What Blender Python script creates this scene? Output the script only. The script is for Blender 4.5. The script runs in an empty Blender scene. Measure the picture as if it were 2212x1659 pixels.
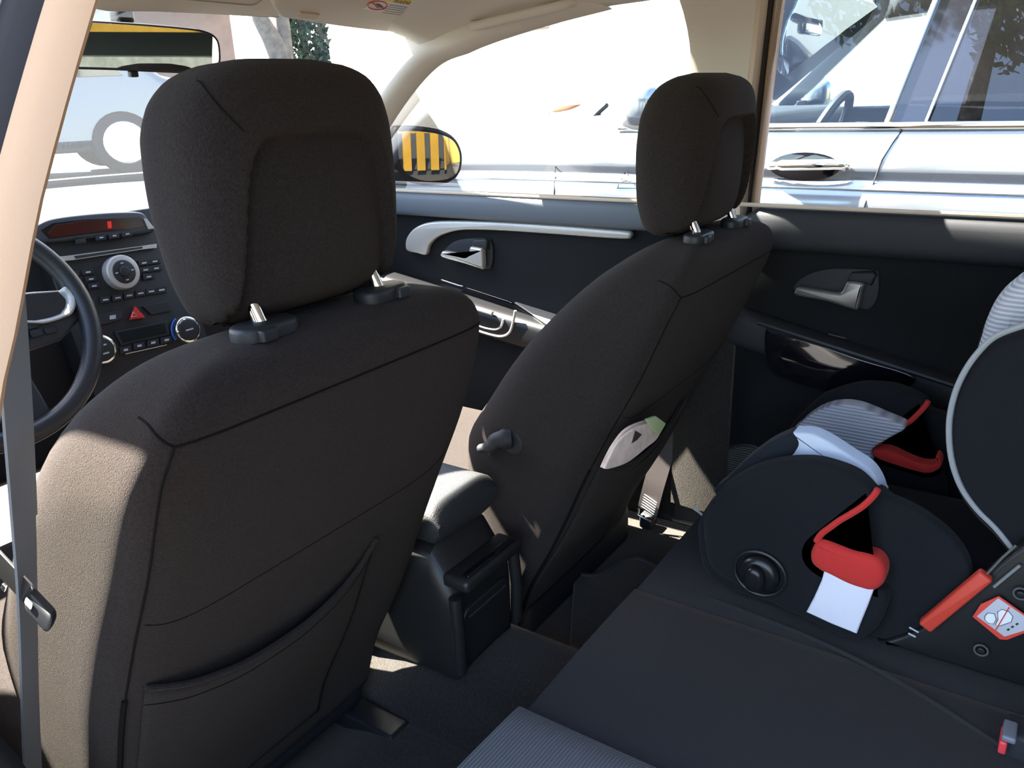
import bpy, bmesh, math, random
import numpy as np
from mathutils import Vector, Matrix
random.seed(7)
SC = bpy.context.scene
COL = SC.collection
# ------------------------------------------------------------------ camera
CAM = np.array([-.8619, -.5857, 1.2239])
YAW, PITCH, ROLL, FPX = .9678, .3449, -.0358, 1745.666
W, H = 2212, 1659
_f = np.array([math.sin(YAW)*math.cos(PITCH), math.cos(YAW)*math.cos(PITCH), -math.sin(PITCH)])
_r = np.array([math.cos(YAW), -math.sin(YAW), 0.]); _u = np.cross(_r, _f)
RT = _r*math.cos(ROLL)+_u*math.sin(ROLL); UP = _u*math.cos(ROLL)-_r*math.sin(ROLL); FW = _f
cd = bpy.data.cameras.new('camera'); cam = bpy.data.objects.new('camera', cd); COL.objects.link(cam)
cd.sensor_width = 36; cd.lens = FPX/W*36; cd.clip_start = .02; cd.clip_end = 400
m = Matrix.Identity(4)
for i in range(3):
    m[i][0], m[i][1], m[i][2], m[i][3] = RT[i], UP[i], -FW[i], CAM[i]
cam.matrix_world = m
SC.camera = cam
# ------------------------------------------------------------------ light
SC.view_settings.view_transform = 'Standard'; SC.view_settings.look = 'None'
SC.view_settings.gamma = 1; SC.view_settings.use_curve_mapping = False
SC.view_settings.exposure = 2.0
SUN_AZ, SUN_EL = math.radians(-10), math.radians(52.6)      # azimuth from the car's nose, to the right positive
wd = bpy.data.worlds.new('sky'); SC.world = wd; wd.use_nodes = True
nt = wd.node_tree; sky = nt.nodes.new('ShaderNodeTexSky'); sky.sky_type = 'NISHITA'; sky.sun_disc = False
sky.sun_elevation = SUN_EL; sky.sun_rotation = SUN_AZ; sky.air_density = 1.0; sky.dust_density = 1.2
nt.links.new(sky.outputs[0], nt.nodes['Background'].inputs[0]); nt.nodes['Background'].inputs[1].default_value = .30
sl = bpy.data.lights.new('sun', 'SUN'); sl.energy = 22; sl.angle = math.radians(.6); sl.color = (1, .94, .84)
so = bpy.data.objects.new('sun', sl); COL.objects.link(so)
SD = Vector((math.sin(SUN_AZ)*math.cos(SUN_EL), math.cos(SUN_AZ)*math.cos(SUN_EL), math.sin(SUN_EL)))
so.rotation_euler = SD.to_track_quat('Z', 'Y').to_euler(); so.location = SD*30
SC.cycles.use_denoising = True
SC.cycles.max_bounces = 12; SC.cycles.diffuse_bounces = 5; SC.cycles.glossy_bounces = 5
SC.cycles.transparent_max_bounces = 24; SC.cycles.caustics_reflective = False; SC.cycles.sample_clamp_indirect = 6
# ------------------------------------------------------------------ materials
MATS = {}
def mat(name, col, rough=.6, metal=0, spec=.5, sheen=0, bump=0, bscale=400, coat=0, var=0, vscale=30, emit=None, es=1):
    if name in MATS: return MATS[name]
    M = bpy.data.materials.new(name); M.use_nodes = True; n = M.node_tree.nodes; l = M.node_tree.links
    b = n['Principled BSDF']
    b.inputs['Base Color'].default_value = (*col, 1); b.inputs['Roughness'].default_value = rough
    b.inputs['Metallic'].default_value = metal; b.inputs['Specular IOR Level'].default_value = spec
    if sheen:
        b.inputs['Sheen Weight'].default_value = sheen; b.inputs['Sheen Roughness'].default_value = .45
        b.inputs['Sheen Tint'].default_value = (1, .86, .72, 1)
    if coat:
        b.inputs['Coat Weight'].default_value = coat; b.inputs['Coat Roughness'].default_value = .03
    tc = n.new('ShaderNodeTexCoord')
    if bump:
        t = n.new('ShaderNodeTexNoise'); t.inputs['Scale'].default_value = bscale; t.inputs['Detail'].default_value = 3
        l.new(tc.outputs['Object'], t.inputs['Vector'])
        bp = n.new('ShaderNodeBump'); bp.inputs['Strength'].default_value = bump; bp.inputs['Distance'].default_value = .002
        l.new(t.outputs['Fac'], bp.inputs['Height']); l.new(bp.outputs['Normal'], b.inputs['Normal'])
    if var:
        t = n.new('ShaderNodeTexNoise'); t.inputs['Scale'].default_value = vscale; t.inputs['Detail'].default_value = 4
        l.new(tc.outputs['Object'], t.inputs['Vector'])
        r = n.new('ShaderNodeMapRange'); r.inputs['From Min'].default_value = .3; r.inputs['From Max'].default_value = .7
        r.inputs['To Min'].default_value = 1-var; r.inputs['To Max'].default_value = 1+var
        l.new(t.outputs['Fac'], r.inputs['Value'])
        x = n.new('ShaderNodeMix'); x.data_type = 'RGBA'; x.blend_type = 'MULTIPLY'; x.inputs['Factor'].default_value = 1
        x.inputs['A'].default_value = (*col, 1); l.new(r.outputs['Result'], x.inputs['B']); l.new(x.outputs['Result'], b.inputs['Base Color'])
    if emit:
        b.inputs['Emission Color'].default_value = (*emit, 1); b.inputs['Emission Strength'].default_value = es
    MATS[name] = M
    return M
def glass(name, tint=(.93, .96, .95), k=.9):
    M = bpy.data.materials.new(name); M.use_nodes = True; n = M.node_tree.nodes; l = M.node_tree.links
    n.remove(n['Principled BSDF'])
    tr = n.new('ShaderNodeBsdfTransparent'); tr.inputs[0].default_value = (*tint, 1)
    gl = n.new('ShaderNodeBsdfGlossy'); gl.inputs['Roughness'].default_value = 0
    fr = n.new('ShaderNodeFresnel'); fr.inputs['IOR'].default_value = 1.5
    mu = n.new('ShaderNodeMath'); mu.operation = 'MULTIPLY'; mu.inputs[1].default_value = k
    mx = n.new('ShaderNodeMixShader'); l.new(fr.outputs[0], mu.inputs[0]); l.new(mu.outputs[0], mx.inputs[0])
    l.new(tr.outputs[0], mx.inputs[1]); l.new(gl.outputs[0], mx.inputs[2]); l.new(mx.outputs[0], n['Material Output'].inputs[0])
    return M
def striped(name, c1, c2, scale, axis=2, bump=.6, rough=.9):
    M = bpy.data.materials.new(name); M.use_nodes = True; n = M.node_tree.nodes; l = M.node_tree.links
    b = n['Principled BSDF']; b.inputs['Roughness'].default_value = rough
    tc = n.new('ShaderNodeTexCoord'); wv = n.new('ShaderNodeTexWave'); wv.bands_direction = 'XYZ'[axis]
    wv.inputs['Scale'].default_value = scale; wv.inputs['Distortion'].default_value = .4
    l.new(tc.outputs['Object'], wv.inputs['Vector'])
    x = n.new('ShaderNodeMix'); x.data_type = 'RGBA'; x.inputs['A'].default_value = (*c1, 1); x.inputs['B'].default_value = (*c2, 1)
    l.new(wv.outputs['Fac'], x.inputs['Factor']); l.new(x.outputs['Result'], b.inputs['Base Color'])
    bp = n.new('ShaderNodeBump'); bp.inputs['Strength'].default_value = bump; bp.inputs['Distance'].default_value = .002
    l.new(wv.outputs['Fac'], bp.inputs['Height']); l.new(bp.outputs['Normal'], b.inputs['Normal'])
    return M
FAB = mat('seat_fabric', (.0285, .0228, .0210), .95, spec=.1, sheen=.06, bump=.9, bscale=900, var=.26, vscale=420)
FABD = mat('seat_fabric_seam', (.008, .007, .007), .9, spec=.1)
PLA = mat('black_plastic', (.018, .019, .021), .45, spec=.4, bump=.08, bscale=1500)
PLAM = mat('matte_plastic', (.020, .021, .024), .6, spec=.35, bump=.15, bscale=1200)
PADD = mat('front_door_pad', (.095, .112, .135), .5, spec=.5, bump=.12, bscale=1300)
PAD = mat('door_pad', (.035, .039, .045), .5, spec=.5, bump=.12, bscale=1300)
INS = mat('door_insert', (.0075, .0083, .0093), .8, spec=.2, sheen=.05, bump=.2, bscale=1100)
CARP = mat('carpet', (.028, .026, .024), 1, spec=.05, sheen=.3, bump=1, bscale=600, var=.3, vscale=250)
LINER = mat('headliner', (.74, .68, .59), .95, spec=.1, bump=.15, bscale=900)
TRIMB = mat('beige_trim', (.66, .54, .42), .75, spec=.25, bump=.1, bscale=900)
RUB = mat('rubber_seal', (.025, .02, .018), .7, spec=.3)
BODY = mat('body_paint_tan', (.35, .24, .15), .35, spec=.5, coat=.5)
SILV = mat('silver_paint', (.50, .48, .44), .42, metal=.35, spec=.5)
CHR = mat('chrome', (.9, .88, .84), .07, metal=1)
STEEL = mat('brushed_steel', (.72, .71, .69), .25, metal=1)
WEB = mat('belt_webbing', (.20, .22, .25), .7, spec=.3, bump=.3, bscale=1500)
WEBB = mat('brown_webbing', (.12, .10, .095), .8, spec=.2, bump=.3, bscale=1500)
RED = mat('red_fabric', (.55, .035, .03), .85, spec=.2, sheen=.1, bump=.2, bscale=900)
REDP = mat('red_plastic', (.62, .06, .035), .45, spec=.4)
CSB = mat('child_seat_fabric', (.012, .013, .015), .95, spec=.12, sheen=.05, bump=.4, bscale=800)
CSP = mat('child_seat_shell', (.010, .011, .012), .4, spec=.45)
WHT = mat('white_cloth', (.75, .74, .80), .9, spec=.1, bump=.2, bscale=900)
PALE = mat('pale_blue_pad', (.62, .68, .78), .9, spec=.1, bump=.15, bscale=700)
GST = striped('grey_ribbed_pad', (.34, .34, .38), (.58, .58, .62), 55, 2)
PIPE = mat('grey_piping', (.30, .31, .31), .9, spec=.1)
WHITE = mat('print_white', (.8, .8, .78), .7)
GREYP = mat('print_grey', (.5, .5, .53), .6)
INK = mat('print_black', (.02, .02, .02), .6)
INKG = mat('print_dim', (.28, .28, .26), .6)
YEL = mat('label_yellow', (.85, .58, .03), .6)
LREDP = mat('label_red', (.70, .06, .04), .6)
SCRN = mat('display_dark', (.03, .006, .005), .15, emit=(.35, .02, .01), es=.007)
SCRK = mat('display_black', (.008, .008, .008), .15)
DIGIT = mat('display_digits', (.4, .02, .01), .4, emit=(1, .03, .01), es=.09)
HAZ = mat('hazard_button', (.62, .03, .025), .35, spec=.5)
BLUE = mat('dial_blue', (.03, .12, .45), .4)
MIRR = mat('mirror_glass', (.70, .71, .70), .0, metal=1)
PAINT = mat('neighbour_paint', (.30, .32, .35), .2, metal=.6, spec=.6, coat=1)
GLOSSB = mat('gloss_black', (.006, .006, .009), .06, spec=.6, coat=1)
GL = glass('clear_glass')
GLD = glass('tinted_glass', (.035, .04, .065), 1.9)
GLW = glass('windscreen_glass', (.95, .97, .96), .22)
GLN = glass('green_glass', (.75, .85, .90), 1.3)
PAPER = mat('paper', (.82, .64, .52), .9, spec=.1, var=.15, vscale=60)
GREEN = mat('paper_green', (.50, .56, .28), .9, spec=.1)
GRIL = striped('speaker_mesh', (.02, .02, .02), (.12, .115, .11), 60, 2, 1, .6)
# ------------------------------------------------------------------ helpers
V = Vector
ORG = {}
def U(px, py, ax, v):
    """point on the plane ax = v seen at photo pixel px, py"""
    r = FW+RT*(px-W/2)/FPX+UP*(H/2-py)/FPX; i = 'xyz'.index(ax)
    return V(CAM+r*((v-CAM[i])/r[i]))
def UP_(px, py, o, n):
    r = V(FW+RT*(px-W/2)/FPX+UP*(H/2-py)/FPX); c = V(CAM)
    return c+r*((V(o)-c).dot(V(n))/r.dot(V(n)))
def tag(o, label=None, cat=None, group=None, kind=None):
    if label: o['label'] = label
    if cat: o['category'] = cat
    if group: o['group'] = group
    if kind: o['kind'] = kind
    return o
def thing(name, loc, label, cat, group=None, kind=None):
    o = bpy.data.objects.new(name, None); COL.objects.link(o); o.location = loc; o.empty_display_size = .05
    ORG[o] = V(loc)
    return tag(o, label, cat, group, kind)
def mesh(name, vs, fs, M, parent=None, org=None, smooth=True, sharp=38, sub=0):
    me = bpy.data.meshes.new(name)
    if org is None: org = ORG[parent] if parent else V((0, 0, 0))
    org = V(org)
    me.from_pydata([tuple(V(v)-org) for v in vs], [], [tuple(f) for f in fs])
    bm = bmesh.new(); bm.from_mesh(me); bmesh.ops.recalc_face_normals(bm, faces=bm.faces); bm.to_mesh(me); bm.free()
    me.materials.append(M)
    o = bpy.data.objects.new(name, me); COL.objects.link(o)
    if smooth:
        me.polygons.foreach_set('use_smooth', [True]*len(me.polygons))
        if sharp: me.set_sharp_from_angle(angle=math.radians(sharp))
    if parent:
        o.parent = parent; o.location = org-ORG[parent]
    else: o.location = org
    ORG[o] = org
    if sub:
        s = o.modifiers.new('s', 'SUBSURF'); s.levels = s.render_levels = sub
    return o
def spl(tab, x):
    """smooth (monotone Hermite) look-up in a table of rows (x, a, b, ...)"""
    t = np.array(sorted(tab), float); X = t[:, 0]; x = min(max(x, X[0]), X[-1])
    i = min(max(int(np.searchsorted(X, x))-1, 0), len(X)-2); out = []
    h = X[i+1]-X[i]; s = (x-X[i])/h
    for c in range(1, t.shape[1]):
        Y = t[:, c]; d = np.diff(Y)/np.diff(X)
        def sl(k):
            if k == 0: return d[0]
            if k == len(X)-1: return d[-1]
            return 0 if d[k-1]*d[k] <= 0 else 2*d[k-1]*d[k]/(d[k-1]+d[k])
        m0, m1 = sl(i)*h, sl(i+1)*h
        out.append((2*s**3-3*s*s+1)*Y[i]+(s**3-2*s*s+s)*m0+(-2*s**3+3*s*s)*Y[i+1]+(s**3-s*s)*m1)
    return out
def rings(name, R, M, parent=None, caps=True, closed=True, **k):
    n = len(R[0]); vs = [p for r in R for p in r]; fs = []
    for i in range(len(R)-1):
        for j in range(n if closed else n-1):
            a, b = i*n+j, i*n+(j+1) % n
            fs.append((a, b, b+n, a+n))
    if caps and closed:
        fs.append(tuple(range(n))[::-1]); fs.append(tuple((len(R)-1)*n+j for j in range(n)))
    return mesh(name, vs, fs, M, parent, **k)
def se(a, b, n, N=64):
    """superellipse points"""
    o = []
    for i in range(N):
        t = 2*math.pi*i/N; c, s = math.cos(t), math.sin(t)
        o.append((a*math.copysign(abs(c)**(2/n), c), b*math.copysign(abs(s)**(2/n), s)))
    return o
def curve(pts, k=8, closed=False):
    """Catmull-Rom through points"""
    P = [V(p) for p in pts]; n = len(P); o = []
    for i in range(n if closed else n-1):
        if closed: a, b, c, d = P[i-1], P[i], P[(i+1) % n], P[(i+2) % n]
        else: a, b, c, d = P[max(i-1, 0)], P[i], P[i+1], P[min(i+2, n-1)]
        for j in range(k):
            t = j/k
            o.append(.5*((2*b)+(c-a)*t+(2*a-5*b+4*c-d)*t*t+(3*b-a-3*c+d)*t**3))
    if not closed: o.append(P[-1])
    return o
def tube(name, pts, r, M, parent=None, n=10, closed=False, flat=1, **k):
    P = [V(p) for p in pts]; R = []; rad = r if isinstance(r, (list, tuple)) else [r]*len(P)
    t0 = None; up = None
    for i, p in enumerate(P):
        if closed: t = P[(i+1) % len(P)]-P[i-1]
        else: t = P[min(i+1, len(P)-1)]-P[max(i-1, 0)]
        t.normalize()
        if up is None:
            up = V((0, 0, 1)) if abs(t.z) < .9 else V((0, 1, 0))
        up = (up-t*up.dot(t)).normalized(); sd = t.cross(up)
        R.append([p+up*math.cos(2*math.pi*j/n)*rad[i]*flat+sd*math.sin(2*math.pi*j/n)*rad[i] for j in range(n)])
    if closed: R.append(R[0])
    return rings(name, R, M, parent, caps=not closed, **k)
def offset(P2, d):
    """inset of a closed 2-D outline by d"""
    n = len(P2); A = sum(P2[i][0]*P2[(i+1) % n][1]-P2[(i+1) % n][0]*P2[i][1] for i in range(n)); sg = 1 if A > 0 else -1
    o = []
    for i in range(n):
        a, b, c = V(P2[i-1]), V(P2[i]), V(P2[(i+1) % n])
        e1, e2 = (b-a), (c-b)
        if e1.length < 1e-9 or e2.length < 1e-9: o.append(b); continue
        e1.normalize(); e2.normalize()
        n1, n2 = V((-e1.y, e1.x))*sg, V((-e2.y, e2.x))*sg
        m_ = n1+n2
        if m_.length < 1e-6: o.append(b+n1*d); continue
        m_.normalize(); o.append(b+m_*d/max(.45, m_.dot(n1)))
    return o
def plate(name, P2, depth, M, parent=None, o=(0, 0, 0), ex=(0, 1, 0), ey=(0, 0, 1), ez=(-1, 0, 0), bev=.002, both=False, **k):
    """outline P2 in the plane (o, ex, ey), thickened towards ez with a rounded rim"""
    o, ex, ey, ez = V(o), V(ex), V(ey), V(ez); P2 = [V((p[0], p[1])) for p in P2]
    bev = min(bev, depth*.95 if not both else depth*.48)
    L = []
    if both:
        for a in (90, 60, 30): L.append((bev*(1-math.cos(math.radians(a))), bev*(1-math.sin(math.radians(a)))))
    else: L.append((0, 0))
    if both: L.append((0, bev))
    for a in (0, 30, 60, 90): L.append((bev*(1-math.cos(math.radians(a))), depth-bev+bev*math.sin(math.radians(a))))
    R = []
    for ins, z in L:
        Q = offset(P2, ins) if ins else P2
        R.append([o+ex*q.x+ey*q.y+ez*z for q in Q])
    return rings(name, R, M, parent, **k)
def box2(w, h, r=.003, k=4, c=(0, 0)):
    o = []
    for cx, cy, a0 in ((w/2-r, h/2-r, 0), (-w/2+r, h/2-r, 90), (-w/2+r, -h/2+r, 180), (w/2-r, -h/2+r, 270)):
        for i in range(k+1):
            a = math.radians(a0+90*i/k); o.append((c[0]+cx+r*math.cos(a), c[1]+cy+r*math.sin(a)))
    return o
def circ(r, n=32, c=(0, 0)): return [(c[0]+r*math.cos(2*math.pi*i/n), c[1]+r*math.sin(2*math.pi*i/n)) for i in range(n)]
def block(name, c, s, M, parent=None, bev=.01, **k):
    """rounded box: centre c, size s"""
    bm = bmesh.new(); bmesh.ops.create_cube(bm, size=1)
    for v in bm.verts: v.co = V((v.co.x*s[0]+c[0], v.co.y*s[1]+c[1], v.co.z*s[2]+c[2]))
    if bev: bmesh.ops.bevel(bm, geom=list(bm.edges), offset=bev, segments=3, profile=.6, affect='EDGES')
    bm.verts.index_update()
    vs = [v.co.copy() for v in bm.verts]; fs = [[v.index for v in f.verts] for f in bm.faces]; bm.free()
    return mesh(name, vs, fs, M, parent, **k)
def grid(name, f, nu, nv, M, parent=None, **k):
    vs = [f(i/(nu-1), j/(nv-1)) for i in range(nu) for j in range(nv)]
    fs = [(i*nv+j, i*nv+j+1, (i+1)*nv+j+1, (i+1)*nv+j) for i in range(nu-1) for j in range(nv-1)]
    return mesh(name, vs, fs, M, parent, **k)
def solid(o, t, off=1):
    s = o.modifiers.new('t', 'SOLIDIFY'); s.thickness = t; s.offset = off; return o
def text(name, s, size, M, parent, o, ex, ey, ez, depth=.0003, align='CENTER', sx=1):
    cu = bpy.data.curves.new('txt', 'FONT'); cu.body = s; cu.size = size; cu.align_x = align; cu.align_y = 'CENTER'; cu.extrude = depth
    t = bpy.data.objects.new('txt', cu); COL.objects.link(t); bpy.context.view_layer.update()
    me = bpy.data.meshes.new_from_object(t.evaluated_get(bpy.context.evaluated_depsgraph_get()))
    vs = [V(o)+V(ex)*v.co.x*sx+V(ey)*v.co.y+V(ez)*v.co.z for v in me.vertices]; fs = [list(p.vertices) for p in me.polygons]
    bpy.data.objects.remove(t); bpy.data.curves.remove(cu); bpy.data.meshes.remove(me)
    return mesh(name, vs, fs, M, parent, smooth=False)
def ribbon(name, pts, w, M, parent=None, t=.0015, **k):
    """flat strap along pts, w = per-point half-width vector"""
    R = []
    for i, p in enumerate(pts):
        p = V(p); h = V(w[i] if isinstance(w, list) else w)
        tg = V(pts[min(i+1, len(pts)-1)])-V(pts[max(i-1, 0)]); nn = tg.cross(h).normalized()*t/2
        R.append([p-h+nn, p+h+nn, p+h-nn, p-h-nn])
    return rings(name, R, M, parent, **k)
def copytree(o, parent=None):
    c = o.copy(); COL.objects.link(c)
    if parent: c.parent = parent
    ORG[c] = ORG[o].copy()
    for ch in o.children: copytree(ch, c)
    return c
# ================================================================== CAR CABIN: floor, headliner, pillars, glass
def st(o): o['kind'] = 'structure'; return o
def floor_z(x, y):
    z = .285 if y < .18 else (.285-.035*min(1, (y-.18)/.1))
    t = max(0, 1-(abs(x-.02)/.13)**4)
    return z+.085*t*(1 if y < .3 else 1)
fl = grid('floor', lambda u, v: V((-.70+1.40*u, -1.5+2.85*v, floor_z(-.70+1.40*u, -1.5+2.85*v))), 80, 90, CARP)
st(fl); solid(fl, .02, -1)
for sx in (-1, 1):      # sills
    o = block('trim_%d' % (1 if sx < 0 else 2), (sx*.735, -.1, .335), (.09, 2.7, .13), PLAM, bev=.015); st(o)
# headliner: a shallow vault that stops at the windscreen header
def rail(y):            # height of the window head on the right side
    return spl([(-1.5, 1.345), (-.3, 1.362), (.0, 1.375), (.09, 1.372), (.2, 1.368), (.40, 1.350), (.50, 1.330), (.57, 1.308), (.62, 1.29)], y)[0]
def railx(y): return spl([(-1.5, .585), (0, .60), (.3, .598), (.62, .592)], y)[0]
def liner(u, v):
    s = -1+2*u                       # -1 left, 1 right
    yf = .655-.07*abs(s)**2.2; y = -1.4+(yf+1.4)*v
    zr = rail(min(y, .57)); zc = 1.432 if y < .35 else 1.432-.045*((y-.35)/.3)**2
    a = abs(s); e = (1-a**3.2)
    return V((s*(railx(min(y, .6))-(.012 if s < 0 else 0)), y, zr+(zc-zr)*e))
ce = grid('ceiling', liner, 61, 50, LINER); st(ce); solid(ce, .03, 1)
def bar(name, pts, w1, w2, M, n=3.2, parent=None, N=28):
    """pillar: rounded section swept along pts; w1 / w2 = half-width vectors (lists)"""
    R = []
    for p, a, b in zip(pts, w1, w2):
        R.append([V(p)+V(a)*x+V(b)*y for x, y in se(1, 1, n, N)])
    return rings(name, R, M, parent)
def pillar_a(s, idx):
    pts = curve([(.69*s, 1.08, .96), (.655*s, .90, 1.11), (.615*s, .745, 1.235), (.592*s, .625, 1.315), (.590*s, .54, 1.343), (.592*s, .44, 1.362), (.595*s, .32, 1.378), (.60*s, .20, 1.390)], 6)
    if s < 0: pts = pts[:25]
    n = len(pts); w1 = []; w2 = []
    for i in range(n):
        t = min(1, i/24); a = (.022+.014*t)*(1 if i < 24 else 1-.45*(i-24)/18)
        w1.append(V((s*.012, .030, .020+.008*t))*(a/.03)); w2.append(V((-s*.032, .010, .012)))
    o = bar('trim_%d' % idx, pts, w1, w2, LINER); st(o); return o
pa = pillar_a(1, 3); pillar_a(-1, 4)
# raised airbag mark on the right windscreen pillar
def airbag(parent, o, ex, ey, ez, w, h):
    ex, ey, ez = V(ex).normalized(), V(ey).normalized(), V(ez).normalized()
    P = [V(o)+ex*w/2*math.cos(a)+ey*h/2*math.sin(a)+ez*.0005 for a in [2*math.pi*i/40 for i in range(40)]]
    tube('oval_ring', P, .0008, TRIMD, parent, n=6, closed=True)
    text('lettering', 'SRS', h*.34, TRIMD, parent, V(o)+ey*h*.13+ez*.0004, ex, ey, ez, .0006, sx=1.5)
    text('lettering', 'AIRBAG', h*.20, TRIMD, parent, V(o)-ey*h*.20+ez*.0004, ex, ey, ez, .0006, sx=1.35)
TRIMD = mat('trim_relief', (.42, .38, .32), .9)
a0 = UP_(893, 124, (.575, .70, 1.24), (-.8, -.5, .2))
airbag(pa, a0+V((-.012, -.008, .004)), (.35, -.62, .30), (.2, .35, .75), (-.8, -.5, .2), .05, .030)
# centre pillars: trim, seal and door frame, leaning inwards towards the roof
def px_(z): return spl([(.3, .70), (.95, .70), (1.05, .682), (1.2, .645), (1.38, .605)], z)[0]
def pillar_strip(name, s, y0, y1, dx0, dx1, M, parent=None, z0=.33, z1=1.375, t=.012, flare=0):
    R = []
    for i in range(17):
        z = z0+(z1-z0)*i/16; f = flare*max(0, (z-1.24)/.13)**2; sh = .045*(1.36-z)/.35 if z > 1 else .046
        a = V((s*(px_(z)+dx0), y0+sh, z)); b = V((s*(px_(z)+dx1), y1+f+sh*.9, z)); m_ = (a+b)/2+V((-s*.006, 0, 0)); n_ = V((s*t, 0, 0))
        R.append([a, m_, b, b+n_, m_+n_, a+n_])
    return rings(name, R, M, parent)
pb = st(pillar_strip('trim_5', 1, -.100, .012, -.004, .004, LINER, z0=.96, flare=.03))
st(pillar_strip('trim_6', 1, -.117, -.099, .006, -.004, TRIMB, z0=.96))
st(pillar_strip('trim_7', 1, -.125, -.116, .012, .006, RUB, z0=.96))
st(pillar_strip('trim_8', 1, -.137, -.124, .020, .012, BODY, z0=.96))
st(pillar_strip('trim_9', 1, -.13, -.005, -.055, -.055, CARP, z0=.36, z1=.97))
airbag(pb, V((.625, -.035, 1.318)), (0, -1, 0), (-.22, 0, 1), (-.98, 0, -.22), .062, .034)
# near left pillar (photo's left edge): beige trim, dark seal, painted jamb
def npx(z): return spl([(.3, .74), (.95, .722), (1.08, .682), (1.11, .668), (1.175, .640), (1.207, .624), (1.245, .604), (1.28, .585), (1.36, .54)], z)[0]
def near_strip(name, Y0, Y1, X0, X1, M, z0=.93, z1=1.36):
    R = []
    for i in range(20):
        z = z0+(z1-z0)*i/19; q = -npx(z)
        a = V((q+X0, Y0, z)); b = V((q+X1, Y1, z)); c = (a+b)/2+V((-.003, -.002, 0)); d = V((.005, .006, 0))
        R.append([a, c, b, b+d, a+d])
    return st(rings(name, R, M))
near_strip('trim_10', -.130, -.1095, 0, -.0180, mat('near_trim', (.60, .37, .215), .8, spec=.2, bump=.1, bscale=900))
near_strip('trim_11', -.1105, -.092, -.0175, -.0320, RUB)
near_strip('trim_12', -.093, -.085, -.0315, -.040, BODY)
near_strip('trim_13', -.086, -.055, -.039, -.080, RUB)
# glass
st(grid('window_3', lambda u, v: (lambda s: V((s*(.66-.07*v), (1.42-.28*s*s)*(1-v)+(.665-.07*s*s)*v, 1.02+.355*v+.03*math.sin(v*3.14)*(1-s*s))))(-1+2*u), 25, 13, GLW))
def side_glass(name, y0, y1, s, ztop=None):
    def f(u, v):
        y = y0+(y1-y0)*u; zt = min(rail(y), 1.40-.48*max(0, y-.40)) if y > .4 else rail(y)
        z = .985+(zt+.03-.985)*v
        return V((s*(px_(z)+.018), y, z))
    return st(grid(name, f, 20, 8, GLW if s < 0 else GL))
side_glass('window_1', .02, .98, 1); side_glass('window_2', -1.05, -.125, 1); side_glass('window_4', .02, .98, -1)
# outer roof and wing panels so that the cabin is shaded as a closed body
def roof(u, v):
    s = -1+2*u; a = abs(s)
    yf = .70-.07*a**2.2; y = -1.6+(yf+1.6)*v
    zr = rail(min(y, .57))+.012; zc = 1.475 if y < .3 else 1.475-.06*((y-.3)/.4)**2
    return V((s*(railx(min(y, .6))+(.012 if s > 0 else 0)), y, zr+(zc-zr)*(1-a**3)))
ro = grid('trim_14', roof, 41, 40, BODY); st(ro); solid(ro, .01, 1)
# rear end of the cabin and the quarter panels behind the open left door
def slab(name, pts, d, M):
    n = len(pts); d = V(d); return st(mesh(name, [V(p) for p in pts]+[V(p)+d for p in pts], [tuple(range(n)), tuple(range(n, 2*n))[::-1]]+[(i, (i+1) % n, (i+1) % n+n, i+n) for i in range(n)], M, smooth=False))
slab('trim_15', [(-.70, -1.55, .28), (.70, -1.55, .28), (.70, -1.60, .98), (-.70, -1.60, .98)], (0, -.05, 0), PLAM)
for s_ in (-1, 1):
    slab('trim_%d' % (17+s_), [(s_*.71, -1.10, .28), (s_*.71, -1.62, .28), (s_*.71, -1.62, .99), (s_*.71, -1.10, .99)], (s_*.05, 0, 0), PLAM)
    slab('trim_%d' % (20+s_), [(s_*.705, -1.22, .98), (s_*.705, -1.60, .98), (s_*.60, -1.45, 1.35), (s_*.60, -1.12, 1.35)], (s_*.03, 0, 0), LINER)
slab('window_5', [(-.70, -1.60, .97), (.70, -1.60, .97), (.60, -1.45, 1.36), (-.60, -1.45, 1.36)], (0, -.006, 0), GLD)
# ================================================================== FRONT SEATS
S = V((-.3263, 0, 1.0200))
SEAT = [(-.70, .240, .335, .235), (-.62, .217, .33, .243), (-.50, .155, .350, .252), (-.44, .125, .385, .255), (-.37, .095, .392, .256), (-.27, .050, .335, .254), (-.17, .003, .262, .248),
        (-.09, -.026, .185, .240), (-.05, -.039, .140, .227), (-.03, -.042, .112, .215), (-.012, -.039, .085, .196), (0, -.029, .062, .170), (.006, -.012, .042, .13)]
def srow(z): return spl(SEAT, z)
def seat_pt(z, deg, out=0):
    yb, yf, hw = srow(z); hw += out; hd = (yf-yb)/2+out; t = math.radians(deg); c, s = math.cos(t), math.sin(t); n = 7.5 if s < 0 else 4
    return S+V((hw*(1-.065*(1+s)/2)*math.copysign(abs(c)**(2/n), c), (yb+yf)/2+hd*math.copysign(abs(s)**(2/n), s), z))
def back_y(x, z):
    yb, yf, hw = srow(z); hd = (yf-yb)/2
    return (yb+yf)/2-hd*(1-min(1, abs(x/hw))**7.5)**(1/7.5)
driver = thing('front_seat', (S.x, .35, .25), 'near black fabric driver seat, headrest by the rear-view mirror', 'car seat', 'front seats')
zs = list(np.linspace(-.70, -.05, 34))+[-.04, -.03, -.022, -.014, -.008, -.003, .001, .004, .006]
back = rings('backrest', [[seat_pt(z, 360*j/96) for j in range(96)] for z in zs], FAB, driver, org=S, sharp=0)
def seam(pts, r=.0011, name='seam'): return tube(name, pts, r, FABD, back, n=6)
seam([seat_pt(-.05, d, .0004) for d in np.linspace(226, 318, 40)])
seam([seat_pt(-.05+.02*t, 226-34*t-10*t*t, .0004) for t in np.linspace(0, 1, 20)])
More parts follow.
